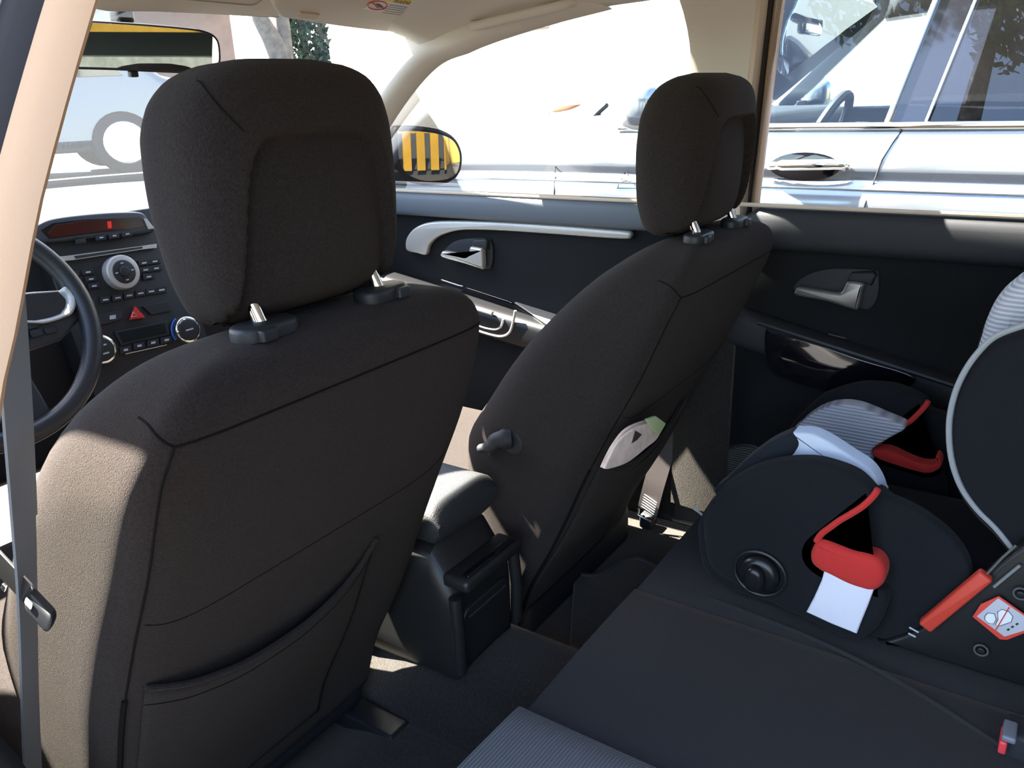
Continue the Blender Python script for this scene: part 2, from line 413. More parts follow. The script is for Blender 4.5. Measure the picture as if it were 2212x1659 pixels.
seam([seat_pt(-.05-.3*t, 226+1.5*math.sin(t*3), .0004) for t in np.linspace(0, 1, 30)])
seam([seat_pt(-.335-.36*t, 226-2.2*t, .001) for t in np.linspace(0, 1, 24)], .0028, 'side_slit')
seam([seat_pt(-.235-.02*math.sin(t*3.14), 232+70*t, .0003) for t in np.linspace(0, 1, 24)], .00045)
MOUTH = [(-.215, -.325), (-.16, -.353), (-.09, -.372), (-.02, -.376), (.03, -.368), (.07, -.350), (.10, -.318)]
def mouth(x): return spl(MOUTH, x)[0]
def pocket(u, v):
    x = -.215+.315*u; zt = mouth(x); z = zt+(-.66-zt)*v
    gap = .016*math.sin(math.pi*min(1, max(0, u)))**.7*(1-v)**1.5+.003
    return S+V((x, back_y(x, z)-gap, z))
pk = grid('map_pocket', pocket, 40, 22, FAB, back); solid(pk, .002, 0)
tube('pocket_hem', [pocket(u, 0)+V((0, -.0005, 0)) for u in np.linspace(0, 1, 40)], .0034, FAB, pk, n=8)
tube('pocket_seam', [pocket(u, .075)+V((0, -.0012, 0)) for u in np.linspace(0, 1, 40)], .0007, FABD, pk, n=6)
HEAD = [(.010, .036, .030, .074), (.015, .038, .046, .096), (.028, .040, .060, .110), (.07, .043, .068, .120), (.13, .044, .070, .1245), (.172, .043, .068, .1235),
        (.200, .040, .062, .117), (.221, .036, .052, .102), (.234, .033, .036, .076), (.240, .032, .016, .040)]
def head_pt(h, deg):
    yc, hd, hw = spl(HEAD, h); t = math.radians(deg); c, s = math.cos(t), math.sin(t); n = 3.0
    x = hw*math.copysign(abs(c)**(2/n), c); y = hd*math.copysign(abs(s)**(2/n), s)
    if s < 0:
        q = (abs(x)/(.104-.12*max(0, h)))**6+(max(0, h)/.183)**7; k = min(1, max(0, (1-q)/.26)); k = k*k*(3-2*k)
        y += .019*k-.009*k*(1-(x/.1)**2)*math.sin(math.pi*min(1, h/.19))
    z = h-.012*(y/hd)*max(0, 1-h/.10)
    return S+V((x, yc+y, z))
hz = [.010, .012, .015, .020, .025]+list(np.linspace(.031, .216, 56))+[.221, .225, .229, .232, .235, .238, .240]
head = rings('headrest', [[head_pt(h, 360*j/160) for j in range(160)] for h in hz], FAB, driver, org=S, sharp=0)
tube('seam', [head_pt(.222-.040*t**1.5, 196+40*t)+V((0, -.0002, .0002)) for t in np.linspace(0, 1, 24)], .0007, FABD, head, n=6)
for sx in (-1, 1):
    p = S+V((sx*.0778, 0, .0085))
    sl_ = plate('headrest_sleeve', box2(.066, .036, .017, 6), .013, PLA, back, o=p+V((0, 0, -.003)), ex=(1, 0, 0), ey=(0, 1, .0), ez=(0, 0, 1), bev=.005)
    plate('release_tab', box2(.018, .010, .003), .010, PLA, sl_, o=p+V((.012*sx, -.019, -.002)), ex=(1, 0, 0), ey=(0, 1, 0), ez=(0, 0, 1), bev=.002)
    tube('headrest_post', [p+V((0, -.004, -.02)), p+V((0, .002, .004)), p+V((0, .014, .027)), p+V((0, .026, .05))], .0068, CHR, head, n=16)
def cush(u):
    y = .24+.60*u; e = min(1, u/.08, (1-u)/.12); e = math.sqrt(max(0.02, 1-(1-e)**2))
    return [S+V((x, y, -.555+z)) for x, z in se(.228*(.85+.15*e), .085*e, 4, 48)]
rings('seat_cushion', [cush(u) for u in (0, .02, .05, .09, .2, .35, .5, .65, .8, .88, .93, .97, 1)], FAB, driver)
block('seat_frame', (S.x, .50, .34), (.42, .52, .10), PLAM, driver, bev=.02)
for sx in (-1, 1): block('seat_rail', (S.x+sx*.19, .45, .272), (.045, .60, .034), PLA, driver, bev=.006)
pax = copytree(driver)
pax.location = (S.x+.6996, .35-.1365, .25-.018)
pax['label'] = 'far black fabric front passenger seat with papers in its back pocket'
for ch in pax.children:
    if ch.name.split('.')[0] in ('backrest', 'headrest'): ch.rotation_euler.x = math.radians(2.2)
    if ch.name.startswith('backrest'): ch.scale = (1, .93, 1)
PX = V((.6996, -.1365, -.018))
for ob in [c for c in pax.children if c.name.startswith('backrest')]:
    for q in [ob]+list(ob.children):        # this seat is set a little differently: narrower and farther inboard low down
        q.data = q.data.copy()
        for v in q.data.vertices:
            t = min(1, max(0, (-.06-v.co.z)/.12)); v.co.x = v.co.x*(1-.06*t)-.020*t
paxback = [c for c in pax.children if c.name.startswith('backrest')][0]
# recline lever on the inboard side of the passenger backrest
lv0 = U(1112, 956, 'x', .128); lv1 = U(1034, 970, 'x', .112)
ORG[pax] = V(pax.location)
lev = plate('recline_lever', circ(.024, 28), .022, PLAM, pax, o=lv0+V((.014, 0, 0)), ex=(0, 1, 0), ey=(0, 0, 1), ez=(-1, 0, 0), bev=.009)
tube('lever_arm', curve([lv0+V((-.004, .004, .008)), lv0+V((-.016, .022, .006)), lv0.lerp(lv1, .6)+V((-.004, 0, .002)), lv1], 5), [.017]*4+[.014]*4+[.011]*4+[.008]*3+[.006], PLAM, lev, n=12)
# folded papers standing in the passenger pocket
def pkt(x, z, d): return S+PX+V((x, back_y(x, z)-.050-d, z))
book = thing('folded_papers', pkt(.0, -.40, 0), 'bundle of folded pink paper leaflets sticking out of passenger seat pocket', 'papers')
def sheet(name, pts, M, d, par=book, t=.004):
    P = [U(px, py, 'y', d) for px, py in pts]
    return plate(name, [(p.x, p.y) for p in curve([(q.x, q.z, 0) for q in P], 5, True)] if name not in ('green_edge', 'fold_shadow') else [(p.x, p.z) for p in P], t, M, par, o=(0, d, 0), ex=(1, 0, 0), ey=(0, 0, 1), ez=(0, -1, 0), bev=.0008)
yk = pkt(.0, -.33, 0).y
sheet('leaflet', [(1300, 1000), (1322, 958), (1350, 925), (1390, 908), (1418, 905), (1412, 940), (1394, 962), (1362, 990), (1330, 1004), (1300, 1010)], PAPER, yk)
sheet('leaflet', [(1306, 1000), (1330, 955), (1362, 928), (1398, 912), (1425, 915), (1416, 945), (1392, 966), (1350, 998), (1306, 1012)], PAPER, yk-.008)
sheet('green_edge', [(1392, 905), (1412, 898), (1434, 914), (1420, 938), (1408, 930)], GREEN, yk-.013)
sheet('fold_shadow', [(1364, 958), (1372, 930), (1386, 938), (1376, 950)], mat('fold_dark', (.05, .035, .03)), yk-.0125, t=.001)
# ================================================================== FRONT RIGHT DOOR
def pix(pts, x, k=5, closed=True, smooth=True):
    P = [U(a, b, 'x', x) for a, b in pts]; P = [(p.y, p.z, 0) for p in P]
    return [(p[0], p[1]) for p in (curve(P, k, closed) if smooth else P)]
def z6(*pts): return [(800+a/3.017, 250+b/3.017) for a, b in pts]
def xplate(name, pts, x, d, M, parent, bev=.002, k=5, smooth=True, ref=None, zmin=None, **kw):
    P2 = pix(pts, ref or x, k, True, smooth)
    if zmin: P2 = [(a, max(b, zmin+.0004*math.sin(i*2.1))) for i, (a, b) in enumerate(P2)]
    return plate(name, P2, d, M, parent, o=(x, 0, 0), bev=bev, **kw)
d1 = thing('door_1', (.70, .55, .30), None, None, kind='structure')
DX = [(.30, .685), (.45, .655), (.62, .655), (.70, .672), (.80, .700), (.92, .702), (1.0, .712)]
def dpan(y0, y1):
    return lambda u, v: V((spl(DX, .30+.70*v)[0], y0+(y1-y0)*u, .30+.70*v))
o = grid('door_panel', dpan(.045, 1.13), 14, 24, INS, d1); solid(o, .02, -1)
def pad(name, y0, y1, z0, z1, M, parent, x=.70, d=.034):
    n = 24; R = []
    for i in range(n+1):
        t = i/n; y = y0+(y1-y0)*t; zc = (z0+z1)/2; e = min(1, t/.03+.3, (1-t)/.03+.3)
        R.append([V((x+a*e, y, zc+b*e)) for a, b in se(d, (z1-z0)/2, 3.6, 32)])
    return rings(name, R, M, parent)
pad('top_pad', .048, 1.12, .945, 1.006, PADD, d1, x=.706, d=.034)
tube('window_seal', [(.682, y, 1.007) for y in np.linspace(.05, 1.1, 12)], .004, TRIMB, d1, n=8)
xplate('silver_strip', z6((245, 850), (252, 795), (290, 740), (350, 704), (430, 686), (560, 681), (760, 684), (1000, 695), (1300, 714), (1500, 730), (1690, 747), (1716, 765), (1712, 788), (1680, 800),
        (1500, 790), (1200, 768), (900, 748), (720, 741), (600, 743), (510, 763), (440, 796), (398, 842), (378, 903), (320, 893), (262, 880)), .697, .012, SILV, d1, bev=.006, k=4)
bz = xplate('handle_bezel', z6((486, 905), (500, 860), (560, 815), (640, 800), (760, 797), (790, 815), (803, 870), (800, 950), (782, 997), (730, 992), (560, 945)), .699, .004, PLAM, d1, bev=.003)
xplate('lever_housing', z6((683, 846), (690, 803), (765, 798), (782, 812), (775, 870), (748, 862)), .695, .014, PLAM, bz, bev=.005, smooth=False)
xplate('door_lever', z6((487, 883), (505, 878), (600, 898), (640, 905), (662, 890), (670, 852), (688, 849), (735, 858), (750, 870), (754, 985), (735, 990), (640, 960), (490, 917)), .690, .016, SILV, bz, bev=.006, k=3)
def armz(y): return .744+.135*(y-.40)
def arm_sec(y, xi, xo, zt, h, n=4): return [V(((xi+xo)/2+a, y, zt-h/2+b)) for a, b in se((xo-xi)/2, h/2, n, 32)]
ar = rings('armrest', [arm_sec(y, .622-.02*math.sin(max(0, min(1, (y-.1)/.9))*3.14), .705, armz(y), .075) for y in np.linspace(.06, 1.05, 24)], mat('armrest_black', (.006, .006, .007), .4, spec=.4), d1)
tube('bright_edge', [(.606-.004*math.sin(max(0, min(1, (y-.1)/.9))*3.14), y, armz(y)-.004) for y in np.linspace(.47, .99, 14)], .0055, SILV, ar, n=10)
def aq(pts, dz=0): return [UP_(a, b, (.65, .40, .746+dz), (0, -.135, 1)) for a, b in pts]
def topplate(name, pts, M, parent, d=.003, dz=0, k=1, bev=.001):
    q = aq(pts, dz); ez = V((0, -.1338, .991)); ey = V((0, .991, .1338))
    return plate(name, [(p.x-.65, (p-V((.65, .40, .746+dz))).dot(ey)) for p in q], d, M, parent, o=(.65, .40, .746+dz), ex=(1, 0, 0), ey=ey, ez=ez, bev=bev, smooth=False)
sw = topplate('switch_panel', [(862, 576), (888, 569), (1013, 607), (1000, 620), (990, 618)], STEEL, ar)
topplate('window_switch', [(886, 578), (893, 572), (912, 577), (906, 584)], WHITE, sw, d=.006, dz=.002)
topplate('grab_recess', [(1000, 620), (1022, 605), (1085, 628), (1112, 640), (1105, 655), (1098, 652)], GLOSSB, ar, d=.0015)
topplate('end_cap', [(1112, 655), (1136, 648), (1214, 676), (1188, 706)], SILV, ar, d=.003)
tube('bright_hook', curve([U(*p, 'x', .604) for p in z6((705, 1368), (760, 1385), (815, 1392), (848, 1378), (862, 1345), (866, 1325))], 4), .0028, SILV, ar, n=8)
tube('bright_hook', curve([U(*p, 'x', .604) for p in z6((705, 1402), (780, 1425), (850, 1438), (900, 1420), (925, 1370), (945, 1270))], 4), .0032, SILV, ar, n=8)
grid('outer_skin', lambda u, v: V((.775+.02*math.sin(v*3.1), .03+1.12*u, .3+.70*v)), 8, 8, BODY, d1)
# ================================================================== REAR RIGHT DOOR
d2 = thing('door_2', (.70, -.55, .30), None, None, kind='structure')
o = grid('door_panel', dpan(-1.20, -.055), 14, 24, INS, d2); solid(o, .02, -1)
pad('top_pad', -1.19, -.06, .925, 1.008, PLAM, d2, x=.706, d=.036)
tube('window_seal', [(.680, y, 1.010) for y in np.linspace(-1.15, -.06, 12)], .004, TRIMB, d2, n=8)
z7 = lambda *pts: [(1400+a/2.724, 450+b/2.724) for a, b in pts]
bz = xplate('handle_bezel', z7((865, 490), (880, 430), (960, 380), (1070, 352), (1200, 352), (1340, 362), (1362, 400), (1355, 520), (1310, 590), (1240, 590), (1000, 535)), .699, .004, PLAM, d2, bev=.003)
xplate('lever_housing', z7((1180, 420), (1205, 372), (1330, 366), (1352, 385), (1320, 450), (1280, 435)), .695, .014, PLAM, bz, bev=.005, smooth=False)
xplate('door_lever', z7((878, 470), (900, 455), (1000, 470), (1120, 488), (1150, 478), (1170, 440), (1192, 420), (1280, 434), (1270, 480), (1248, 578), (1210, 585), (1060, 540), (885, 505)), .690, .016, mat('dark_silver', (.26, .25, .24), .4, metal=.7), bz, bev=.006, k=3)
def armz2(y): return .742+.20*(y+.41)
ar2 = rings('armrest', [arm_sec(y, .640, .705, armz2(y), .07) for y in np.linspace(-1.1, -.07, 20)], PLAM, d2)
xplate('pull_recess', z7((690, 720), (760, 735), (1000, 800), (1250, 885), (1560, 985), (1500, 1060), (1300, 1100), (1000, 1060), (800, 1000), (705, 920)), .636, .004, GLOSSB, ar2, bev=.002)
tube('arm_edge', [(.640, y, armz2(y)-.004) for y in np.linspace(-.50, -.13, 10)], .005, PLA, ar2, n=8)
topz = lambda pts, dz=0: [UP_(a, b, (.66, -.30, armz2(-.30)+dz), (0, -.2, 1)) for a, b in pts]
tube('grab_edge', topz(z7((1060, 740), (1200, 775), (1350, 825), (1480, 870))), .003, PLA, ar2, n=8)
sc_ = V((.672, -.128, .462))
sp = plate('speaker_ring', circ(.086, 48), .016, mat('speaker_ring_grey', (.40, .38, .34), .45, spec=.4), d2, o=sc_, bev=.009)
plate('speaker_mesh', circ(.066, 40), .0185, GRIL, sp, o=sc_, bev=.004)
tube('speaker_lip', [sc_+V((-.0165, .068*math.cos(a), .068*math.sin(a))) for a in np.linspace(0, 6.2, 40)], .003, PLA, sp, n=8, closed=True)
grid('outer_skin', lambda u, v: V((.775+.02*math.sin(v*3.1), -1.2+1.14*u, .3+.70*v)), 8, 8, BODY, d2)
# left front door, seen only past the driver seat
d3 = thing('door_3', (-.70, .55, .30), None, None, kind='structure')
o = grid('door_panel', lambda u, v: V((-spl(DX, .30+.70*v)[0], .12+1.01*u, .30+.70*v)), 10, 16, INS, d3); solid(o, .02, 1)
grid('outer_skin', lambda u, v: V((-.775-.02*math.sin(v*3.1), .10+1.04*u, .3+.70*v)), 8, 8, BODY, d3)
# door mirror outside the right window
smc = V((.90, .88, 1.065))
sm = thing('side_mirror', (.80, .93, .99), 'black door mirror seen through the front side window, past near headrest', 'mirror')
tdir = V((.14, -1, -.125)).normalized(); vdir = (smc-V(CAM)).normalized(); nrm = (tdir-vdir).normalized()
mex = V((0, 0, 1)).cross(nrm).normalized(); mey = nrm.cross(mex).normalized()
def mq(px, py): p = UP_(px, py, smc, nrm)-smc; return (p.dot(mex), p.dot(mey))
mout = [mq(*p) for p in [(852, 282), (868, 276), (905, 276), (950, 283), (980, 297), (995, 322), (998, 350), (990, 378), (968, 393), (925, 398), (895, 392), (872, 378), (855, 345)]]
mo = [(p[0], p[1]) for p in curve([(a, b, 0) for a, b in mout], 5, True)]
plate('mirror_housing', [(p.x, p.y) for p in offset(mo, -.004)], .085, PLAM, sm, o=smc-nrm*.012, ex=mex, ey=mey, ez=-nrm, bev=.05)
plate('mirror_rim', mo, .014, PLAM, sm, o=smc-nrm*.012, ex=mex, ey=mey, ez=nrm, bev=.004)
plate('mirror_glass', [(p.x, p.y) for p in offset(mo, .009)], .0005, MIRR, sm, o=smc+nrm*.0022, ex=mex, ey=mey, ez=nrm, bev=.0002, smooth=False)
block('mirror_foot', (.79, .94, 1.015), (.12, .06, .05), PLAM, sm, bev=.015)
# ================================================================== MIRROR, VISORS, OVERHEAD
rmc = V((-.005, .68, 1.315))
rm = thing('rear_view_mirror', rmc, 'black framed rear-view mirror hanging at the top of the windscreen', 'mirror')
tdir = (V((-3.5, -6.7, 1.125))-rmc).normalized(); vdir = (rmc-V(CAM)).normalized(); nrm = (tdir-vdir).normalized()
mex = V((0, 0, 1)).cross(nrm).normalized(); mey = nrm.cross(mex).normalized()
def mq2(px, py): p = UP_(px, py, rmc, nrm)-rmc; return (p.dot(mex), p.dot(mey))
mout = [mq2(*p) for p in [(120, 42), (250, 47), (380, 57), (440, 66), (468, 82), (476, 110), (474, 140), (455, 158), (380, 158), (250, 152), (130, 147), (108, 130), (105, 60)]]
mo = [(p[0], p[1]) for p in curve([(a, b, 0) for a, b in mout], 4, True)]
plate('mirror_housing', mo, .026, PLA, rm, o=rmc-nrm*.001, ex=mex, ey=mey, ez=-nrm, bev=.018)
plate('mirror_rim', mo, .006, PLA, rm, o=rmc-nrm*.001, ex=mex, ey=mey, ez=nrm, bev=.003)
plate('mirror_glass', [(p.x, p.y) for p in offset(mo, .0036)], .0005, MIRR, rm, o=rmc+nrm*.0048, ex=mex, ey=mey, ez=nrm, bev=.0002, smooth=False)
q = UP_(288, 160, rmc, nrm); block('dimmer_tab', q-nrm*.006, (.014, .012, .010), PLA, rm, bev=.003)
q = UP_(272, 40, rmc+V((0, .03, 0)), nrm); block('mirror_mount', q+V((0, .01, .006)), (.030, .03, .026), PLA, rm, bev=.008)
tube('mirror_stem', [q, q+V((0, .03, .02)), q+V((.0, .045, .03))], .008, PLA, rm)
def visor(name, pts, lab, zpl):
    o_, n_ = zpl; n_ = V(n_).normalized(); ex = V((1, 0, 0)); ex = (ex-n_*ex.dot(n_)).normalized(); ey = n_.cross(ex)
    c = UP_(*pts[0], o_, n_); root = thing(name, c, lab, 'sun visor')
    P2 = [((UP_(*p, o_, n_)-V(o_)).dot(ex), (UP_(*p, o_, n_)-V(o_)).dot(ey)) for p in pts]
    P2 = [(p[0], p[1]) for p in curve([(a, b, 0) for a, b in P2], 4, True)]
    plate('visor_panel', P2, .018, LINER, root, o=o_, ex=ex, ey=ey, ez=n_, bev=.007, both=True)
    return root, (o_, ex, ey, n_)
vs1, F1 = visor('sun_visor', [(594, 12), (640, 24), (760, 43), (880, 57), (918, 60), (952, 50), (985, 46), (1030, 22), (1062, -6), (1040, -30), (800, -36), (600, -30)],
               'beige sun visor with yellow warning label, above the far seat', ((.40, .60, 1.372), (.05, -.35, -.93)))
def fp(F, px, py, d=0):
    return UP_(px, py, F[0]+F[3]*d if isinstance(F[0], Vector) else V(F[0])+F[3]*d, F[3])
def fplate(name, pts, M, parent, F, d, t=.0006):
    o_ = V(F[0])+F[3]*d; P2 = [((UP_(*p, o_, F[3])-o_).dot(F[1]), (UP_(*p, o_, F[3])-o_).dot(F[2])) for p in pts]
    return plate(name, P2, t, M, parent, o=o_, ex=F[1], ey=F[2], ez=F[3], bev=.0002, smooth=False)
z2 = lambda *pts: [(550+a/3.687, b/3.687) for a, b in pts]
lb = fplate('warning_label', z2((862, 70), (1275, 128), (1425, 28), (1300, -60), (1020, -60), (960, 0)), WHITE, vs1, F1, .018)
fplate('yellow_band', z2((1016, 0), (1395, 58), (1425, 30), (1420, -40), (1060, -60)), YEL, lb, F1, .0187)
a_ = fp(F1, *z2((1200, 22))[0], .0194); b_ = fp(F1, *z2((1330, 40))[0], .0194); c_ = fp(F1, *z2((1190, 40))[0], .0194)
ex_ = (b_-a_).normalized(); ey_ = F1[3].cross(ex_).normalized()
if ey_.dot(a_-c_) < 0: ey_ = -ey_
text('lettering', '\u26a0 WARNING' if False else 'WARNING', .016, INK, lb, a_, ex_, ey_, F1[3], .0002)
rp = [z2((978+78*math.cos(t), 44+34*math.sin(t)))[0] for t in np.linspace(0, 6.28, 25)[:-1]]
tube('ban_ring', [fp(F1, *p, .0195) for p in rp], .0011, LREDP, lb, n=6, closed=True)
tube('ban_bar', [fp(F1, *p, .0195) for p in z2((930, 22), (1030, 68))], .0010, LREDP, lb, n=6)
fplate('pictogram', z2((950, 40), (985, 28), (1010, 42), (1025, 60), (975, 62)), INK, lb, F1, .0190)
for k in range(5):
    e = z2((1075-14*k, 40+15*k), (1370-32*k, 82+12*k))
    tube('text_line', [fp(F1, *p, .0193) for p in e], .0006, INKG, lb, n=5)
cl = fplate('visor_clip', z2((318, 66), (345, 48), (450, 60), (498, 66), (470, 98), (350, 92)), TRIMB, vs1, F1, .010, .012)
vs2, F2 = visor('overhead_console', [(195, -4), (330, 3), (480, 12), (585, 18), (600, 10), (590, -30), (420, -60), (200, -60)],
               'beige overhead panel above the rear-view mirror', ((.0, .60, 1.395), (.0, -.30, -.95)))
vs2['category'] = 'overhead panel'
tube('panel_groove', [fp(F2, *p, .0185) for p in [(360, -6), (420, 0), (540, 11), (555, 8), (570, -4)]], .0012, TRIMD, vs2, n=6)
gh = thing('grab_handle', (.56, .36, 1.385), 'beige folded grab handle under the roof edge above the far front window', 'grab handle')
tube('handle_bar', curve([V((.565, .46, 1.362)), V((.545, .44, 1.352)), V((.535, .37, 1.358)), V((.545, .25, 1.372)), V((.575, .23, 1.382))], 6), .009, LINER, gh, n=12)
for y, z in ((.46, 1.366), (.23, 1.386)): block('handle_mount', (.572, y, z), (.02, .04, .018), LINER, gh, bev=.006)
# ================================================================== DASHBOARD
db = thing('dashboard', (0, 1.0, .30), 'black dashboard with round dials and red hazard button ahead of the seats', 'dashboard')
def dtop(u, v):
    x = -.68+1.36*u; y = .955+(1.40-.26*(x/.68)**2-.955)*v
    return V((x, y, 1.000+.032*min(1, v*5)**.6+.022*v-.03*(x/.68)**4))
o = grid('dash_top', dtop, 40, 16, PAD, db); solid(o, .02, -1)
block('dash_body', (0, 1.105, .78), (1.32, .26, .44), PLAM, db, bev=.03)
tube('windscreen_seal', [V((s*.665, 1.40-.27*s*s, 1.062)) for s in np.linspace(-1, 1, 30)], .010, RUB, db, n=8)
SO = V((0, .925, .88)); SN = V((0, -.97, .24)).normalized(); SX = V((1, 0, 0)); SY = V((0, .24, .97)).normalized()
FS = (SO, SX, SY, SN)
def sp2(px, py): p = UP_(px, py, SO, SN)-SO; return (p.dot(SX), p.dot(SY))
def splate(name, pts, M, parent, d, t, bev=.001, smooth=False, k=4):
    P2 = [sp2(*p) for p in pts]
    if smooth: P2 = [(p[0], p[1]) for p in curve([(a, b, 0) for a, b in P2], k, True)]
    return plate(name, P2, t, M, parent, o=SO+SN*d, ex=SX, ey=SY, ez=SN, bev=bev, smooth=smooth)
def spt(px, py, d): return UP_(px, py, SO+SN*d, SN)
cs = plate('centre_stack', box2(.27, .40, .03, c=(.012, -.045)), .05, PLA, db, o=SO-SN*.05, ex=SX, ey=SY, ez=SN, bev=.004)
z5 = lambda *pts: [(a/3.016, 400+b/3.016) for a, b in pts]
hd = splate('display_hood', z5((200, 290), (250, 245), (350, 215), (560, 190), (750, 178), (900, 182), (950, 230), (990, 300), (900, 325), (600, 350), (330, 380), (220, 370)), PAD, db, .0, .012, .006, True)
splate('display_screen', z5((245, 300), (320, 255), (520, 232), (780, 222), (895, 215), (925, 275), (800, 300), (560, 325), (300, 360)), SCRK, hd, .0115, .001, .0004)
splate('display_glow', z5((290, 320), (340, 268), (540, 240), (780, 228), (800, 290), (560, 318), (320, 352)), SCRN, hd, .0122, .001, .0004)
splate('digit', z5((676, 246), (702, 243), (706, 288), (682, 291)), DIGIT, hd, .0131, .0006, .0002)
splate('silver_cheek', z5((912, 222), (935, 232), (985, 292), (945, 296)), SILV, hd, .0120, .003, .001)
for i, (x, y) in enumerate([(500, 374), (630, 352), (715, 340), (800, 328)]):
    w = 32
    splate('radio_button', z5((x-w, y-10), (x+w, y-18), (x+w+6, y+12), (x-w+4, y+20)), PLAM, cs, .0125, .004)
    splate('button_mark', z5((x-10, y-3), (x+14, y-6), (x+14, y+2), (x-10, y+5)), GREYP if i else INK, cs, .0170, .0004, .0001)
splate('disc_slot', z5((370, 470), (470, 458), (920, 398), (1010, 385), (1010, 412), (920, 422), (480, 490), (385, 500)), SILV, cs, .001, .006, .0004)
splate('slot_gap', z5((470, 466), (915, 404), (915, 416), (482, 484)), INK, cs, .0072, .0006, .0001)
def dial(name, px, py, r, ring, face, parent, d=.016, q=.76):
    c = spt(px, py, .0); k = plate(name, circ(r, 40), d, ring, parent, o=c, ex=SX, ey=SY, ez=SN, bev=.004)
    plate('dial_face', circ(r*q, 36), d+.002, face, k, o=c, ex=SX, ey=SY, ez=SN, bev=.003)
    return k, c
k_, c_ = dial('tuning_dial', 257, 590, .0335, SILV, PLA, db, .020, .70)
plate('dial_centre', circ(.0105, 24), .025, PLA, k_, o=c_, ex=SX, ey=SY, ez=SN, bev=.002)
for a in (0, 90, 180, 270):
    p = c_+(SX*math.cos(math.radians(a))+SY*math.sin(math.radians(a)))*.0165+SN*.0222
    plate('dial_mark', box2(.006, .0022, .0005, 1), .0004, GREYP, k_, o=p, ex=SX, ey=SY, ez=SN, bev=.0001, smooth=False)
for x, y in ((470, 585), (565, 570), (490, 630), (585, 615), (510, 678), (605, 660), (930, 510), (1000, 500), (940, 555), (1010, 545), (960, 600)):
    splate('preset_button', z5((x-38, y-16), (x+36, y-26), (x+42, y+10), (x-32, y+20)), PLAM, cs, .001, .0035)
    splate('button_mark', z5((x-14, y-4), (x+16, y-8), (x+16, y+2), (x-14, y+6)), GREYP, cs, .005, .0004, .0001)
for x, y in ((585, 772), (680, 750), (760, 737), (835, 722), (908, 708), (978, 696), (1045, 686)):
    splate('audio_button', z5((x-34, y-20), (x+32, y-30), (x+34, y+14), (x-32, y+24)), PLAM, cs, .001, .0035)
    splate('button_mark', z5((x-18, y-4), (x+18, y-9), (x+18, y+1), (x-18, y+6)), GREYP, cs, .005, .0004, .0001)
hb = splate('hazard_button', z5((868, 792), (935, 866), (838, 880)), HAZ, cs, .001, .008, .002)
tube('hazard_mark', [spt(*p, .0098) for p in z5((868, 826), (898, 852), (856, 858))], .0008, WHITE, hb, n=6, closed=True)
splate('side_button', z5((565, 862), (800, 810), (790, 870), (740, 892), (580, 930)), PLAM, cs, .001, .004)
splate('button_mark', z5((705, 852), (745, 846), (745, 872), (705, 878)), GREYP, cs, .0055, .0004, .0001)
splate('side_button', z5((920, 790), (1090, 758), (1115, 820), (980, 845)), PLAM, cs, .001, .004)
ds = splate('climate_display', z5((735, 955), (1075, 885), (1100, 975), (780, 1045)), PLAM, cs, .001, .004)
splate('display_screen', z5((760, 962), (1060, 900), (1080, 966), (795, 1028)), SCRK, ds, .0052, .0006, .0002)
for x, y in ((812, 1075), (900, 1048), (990, 1028), (1078, 1010)):
    splate('climate_button', z5((x-38, y-14), (x+36, y-28), (x+38, y+14), (x-36, y+28)), PLAM, cs, .001, .0035)
    splate('button_mark', z5((x-14, y-5), (x+14, y-10), (x+14, y+4), (x-14, y+9)), GREYP, cs, .005, .0004, .0001)
tube('chrome_line', [spt(*p, .004) for p in z5((815, 1100), (1085, 1040))], .0012, CHR, cs, n=6)
k_, c_ = dial('climate_dial', 212, 757, .0285, CHR, PLA, db, .018, .80)
for s in (-1, 1): plate('dial_mark', box2(.018, .003, .001, 1), .0004, GREYP, k_, o=c_+SY*.008*s+SN*.0202, ex=SX, ey=SY, ez=SN, bev=.0001, smooth=False)
tube('heat_mark', [c_+SN*.003+(SX*math.cos(a)+SY*math.sin(a))*.0305 for a in np.linspace(.4, 2.0, 12)], .0016, LREDP, k_, n=6)
k_, c_ = dial('climate_dial', 398, 714, .0285, CHR, PLA, db, .018, .80)
tube('cold_mark', [c_+SN*.004+(SX*math.cos(a)+SY*math.sin(a))*.0305 for a in np.linspace(2.0, 3.6, 12)], .0022, BLUE, k_, n=6)
plate('dial_mark', box2(.018, .003, .001, 1), .0004, GREYP, k_, o=c_+SN*.0202, ex=SX, ey=SY, ez=SN, bev=.0001, smooth=False)
# steering wheel
wc = V((-.365, .715, .925)); wn = V((0, -.90, .43)).normalized(); wx = V((1, 0, 0)); wy = V((0, .43, .90)).normalized()
wh = thing('steering_wheel', wc, 'black steering wheel with silver spoke, half hidden behind the near pillar', 'steering wheel')
def wp(r, a, d=0): return wc+wx*r*math.cos(math.radians(a))+wy*r*math.sin(math.radians(a))+wn*d
LEA = mat('wheel_leather', (.022, .023, .026), .38, spec=.5, bump=.1, bscale=900)
tube('rim', [wp(.172, a, .0) for a in np.linspace(0, 360, 73)[:-1]], .0155, LEA, wh, n=16, closed=True)
plate('hub', [(p[0], p[1]) for p in curve([(.07, .05, 0), (0, .06, 0), (-.07, .05, 0), (-.08, -.02, 0), (-.04, -.075, 0), (.04, -.075, 0), (.08, -.02, 0)], 5, True)], .035, LEA, wh, o=wc-wn*.03, ex=wx, ey=wy, ez=wn, bev=.014)
